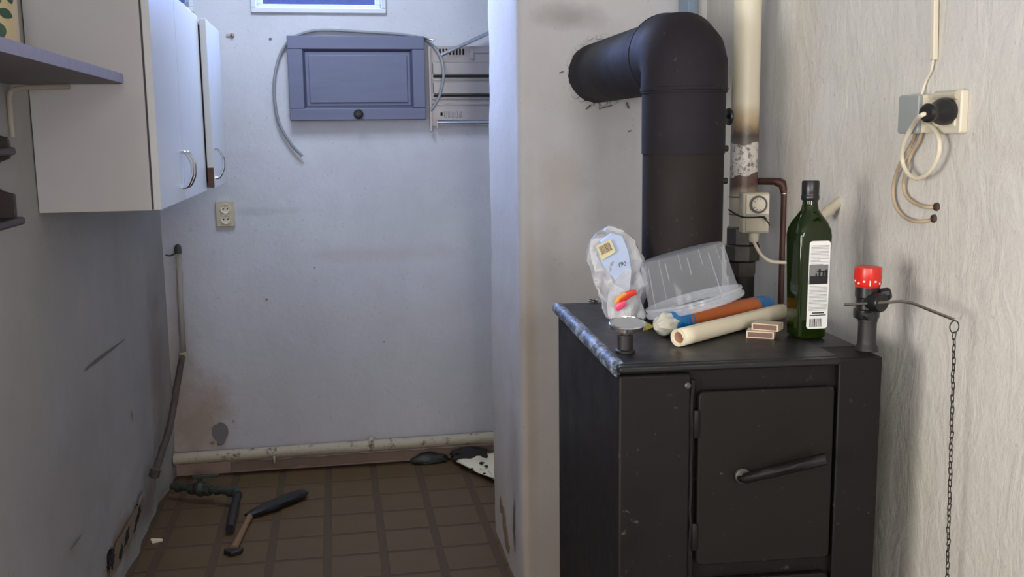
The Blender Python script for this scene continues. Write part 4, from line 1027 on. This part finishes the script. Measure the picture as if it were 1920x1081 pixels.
# match boxes
def matchbox(label, c0, ang, z_, grp=None):
    r_ = thing('matchbox', label, 'matchbox', (c0[0], c0[1], z_), ang)
    l_, w_, h_ = .053, .036, .0135
    bm = B()
    for q in (((0, 0, 0), (l_, w_, .0008)), ((0, 0, h_-.0008), (l_, w_, h_)), ((0, 0, .0008), (l_, .0008, h_-.0008)), ((0, w_-.0008, .0008), (l_, w_, h_-.0008))): box(bm, *q)
    obj('sleeve', bm, M['matchcream'], r_, smooth=0)
    obj('tray', bx((.0006, .0012, .001), (l_-.0006, w_-.0012, h_-.002)), M['matchcream'], r_, smooth=0)
    obj('striker', bx((.003, -.0004, .002), (l_-.003, .0001, h_-.002)), M['striker'], r_, smooth=0, label='brown striking strip')
    return r_
q1 = PZ(1399, 632, T_); matchbox('lower matchbox lying on the stove in front of the bottle', (q1.x, q1.y), math.radians(-30), T_)
q2 = PZ(1409, 617, T_+.0138); m2 = matchbox('upper matchbox resting crosswise on the other matchbox', (q2.x, q2.y), math.radians(-40), T_+.0138)

# clear tub upside down
rc = PY(1304, 573, 1.962); bc = PY(1284, 483, 1.962)
tb = thing('clear_tub', 'clear round plastic tub tipped upside down on the stove beside the bag', 'tub', rc)
ax = V((bc.x-rc.x, .014, bc.z-rc.z)).normalized(); hgt = .118
bm = B()
outer = [(.1010, .0), (.1025, .002), (.1025, .007), (.0995, .008), (.0990, .0135), (.1005, .0145), (.1000, .018), (.0955, .019), (.0935, .03), (.0875, hgt-.006), (.084, hgt-.001), (.078, hgt), (.001, hgt)]
lathe(bm, outer, (0, 0, 0), ax, 64, cap0=False)
obj('tub_wall', bm, M['clear'], tb)
bm = B(); lathe(bm, [(.1015, -.001), (.104, .002), (.104, .0075), (.1005, .0085), (.1, .0135), (.1025, .0145), (.102, .019), (.0965, .020), (.096, .0), (.1015, -.001)], (0, 0, 0), ax, 64, cap0=False, cap1=False); obj('rim', bm, M['rim'], tb)
for k in range(12):      # moulded ribs
    a_ = 2*PI*k/12+.3; qd = V((0, 0, 1)).rotation_difference(ax)
    p0_, p1_ = qd @ V((.0965*math.cos(a_), .0965*math.sin(a_), .022)), qd @ V((.0885*math.cos(a_), .0885*math.sin(a_), hgt-.012 if k % 3 == 0 else hgt-.09+.03))
    if k % 3: p0_ = qd @ V((.0895*math.cos(a_), .0895*math.sin(a_), hgt-.045)); p1_ = qd @ V((.0875*math.cos(a_), .0875*math.sin(a_), hgt-.010))
    obj('moulded_rib', tube(B(), [p0_, p1_], .0011, 6), M['clear'], tb)

# white bag
bgp = thing('white_plastic_bag', 'crumpled white plastic bag with sticker, standing at the foot of the stovepipe', 'bag', (.625, 2.09, T_))
rows_px = [(600, 1146, 1206), (590, 1138, 1213), (565, 1131, 1216), (540, 1121, 1216), (515, 1113, 1214), (490, 1104, 1211), (470, 1107, 1205), (452, 1115, 1196), (438, 1126, 1183), (430, 1138, 1170), (426, 1146, 1160)]
bm = B(); rings = []; N = 48; org = V((.625, 2.09, T_))
for j, (py, xl, xr) in enumerate(rows_px):
    for sub in range(4 if j < len(rows_px)-1 else 1):
        t_ = sub/4; nx = rows_px[min(j+1, len(rows_px)-1)]; Y_ = py+(nx[0]-py)*t_; l_ = xl+(nx[1]-xl)*t_; r_ = xr+(nx[2]-xr)*t_
        A_, C_ = PY(l_, Y_, 2.09), PY(r_, Y_, 2.09); cxx = (A_.x+C_.x)/2; hw = (C_.x-A_.x)/2; zz = (A_.z+C_.z)/2
        prog = (600-Y_)/174; dp = min(hw*1.0, .046)*(1-.55*prog**2)
        rg = []
        for k in range(N):
            a_ = 2*PI*k/N; ca, sa = math.cos(a_), math.sin(a_)
            p = V((cxx+hw*ca, 2.09+.03*prog+dp*sa, zz))
            cre = .009*noise.noise(V((p.x*22+p.z*9, p.y*22, p.z*16)))+.020*(.30-abs(noise.noise(V((p.x*38-p.z*22, p.y*22, p.z*16+4)))))+.004*(.3-abs(noise.noise(V((p.x*90+p.z*50, p.y*50, p.z*60)))))-.002
            p += V((ca, sa, 0))*cre*(.6+.4*abs(sa)); p.z = max(p.z, T_+.0005); rg.append(bm.verts.new(p-org))
        rings.append(rg)
ring_bridge(bm, rings); bgo = obj('bag_film', bm, M['bagfilm'], bgp, smooth=50)
# items inside, seen through the film
M['baginner'] = plain('pale blue packet', (176, 192, 222), .4, var=.08, nscale=40)
M['bagwhite'] = plain('white packet', (206, 204, 206), .5, var=.05)
def blobpts(pxs, y, th, name, mat, label):
    P = [PY(x, yy, y) for x, yy in pxs]; bm = B(); prism(bm, [(p.x, p.z) for p in P], (0, y, 0), (1, 0, 0), (0, 0, 1), (0, 1, 0), th); return obj(name, bm, mat, bgp, smooth=40, bevel=.003, loc=-org, label=label)
blobpts([(1122, 480), (1128, 452), (1150, 436), (1168, 440), (1180, 470), (1186, 505), (1184, 545), (1168, 556), (1150, 520), (1132, 500)], 2.072, .02, 'blue_packet', M['baginner'], 'pale blue packet inside the bag')
blobpts([(1150, 590), (1142, 560), (1160, 540), (1190, 530), (1204, 545), (1205, 592)], 2.075, .03, 'inner_packet', M['bagwhite'], None)
# bright pink-orange packet pressed against the film
ys_ = 2.037
def strip(pts, w_, mat, name, label=None, y=ys_):
    P = [PY(x, yy, y) for x, yy in pts]; bm = B(); n = len(P); tube(bm, cr(P, 4), [w_*(.55+.45*math.sin(PI*min(1, (k+2)/(4*(n-1)+3)))) for k in range(4*(n-1)+1)], 12, True, .15)
    for v in bm.verts: v.co.y = y+(v.co.y-y)*.35
    return obj(name, bm, mat, bgp, loc=-org, label=label)
strip([(1154, 578), (1162, 572), (1172, 566)], .0085, M['pinkitem'], 'pink_packet', 'bright pink packet')
strip([(1160, 563), (1172, 555), (1180, 550), (1193, 547)], .0085, M['rednose'], 'red_packet', 'red packet')
strip([(1155, 567), (1162, 557), (1174, 549)], .0045, M['yelloworange'], 'orange_packet', 'yellow-orange packet', ys_-.003)
# barcode sticker, tilted on the bag
c_ = PY(1136, 466, 2.064); u_ = (PY(1150, 456, 2.064)-PY(1122, 470, 2.064)).normalized(); w_ = V((-u_.z, 0, u_.x)); nn = V((0, -1, 0))
stk = B(); prism(stk, [(-.019, -.018), (.017, -.015), (.018, .014), (-.017, .016)], c_, u_, w_, nn, .0008); stk = obj('barcode_sticker', stk, M['barlabel'], bgp, smooth=0, loc=-org, label='yellowish barcode sticker')
x = -.013
for k in range(11):
    w2 = rnd.choice((.0009, .0014, .002)); bm = B(); prism(bm, [(x, -.008), (x+w2, -.008), (x+w2, .011), (x, .011)], c_+nn*.0008, u_, w_, nn, .0004); obj('barcode_bar', bm, M['striker'], stk, smooth=0); x += w2+.001
    if x > .012: break
# handwritten "(90" on the bag
cu = bpy.data.curves.new('t', 'FONT'); cu.body = '(90'; cu.size = .013; cu.extrude = .0003; cu.shear = 0
to = bpy.data.objects.new('t', cu); COL.objects.link(to); bpy.context.view_layer.update()
dg = bpy.context.evaluated_depsgraph_get(); me = bpy.data.meshes.new_from_object(to.evaluated_get(dg)); bpy.data.objects.remove(to)
ho = bpy.data.objects.new('handwriting', me); COL.objects.link(ho); me.materials.append(M['ink']); ho.parent = bgp
ho.location = PY(1160, 499, 2.046)-org; ho.rotation_euler = (math.radians(90), math.radians(-6), 0); ho['label'] = 'black handwritten digits'
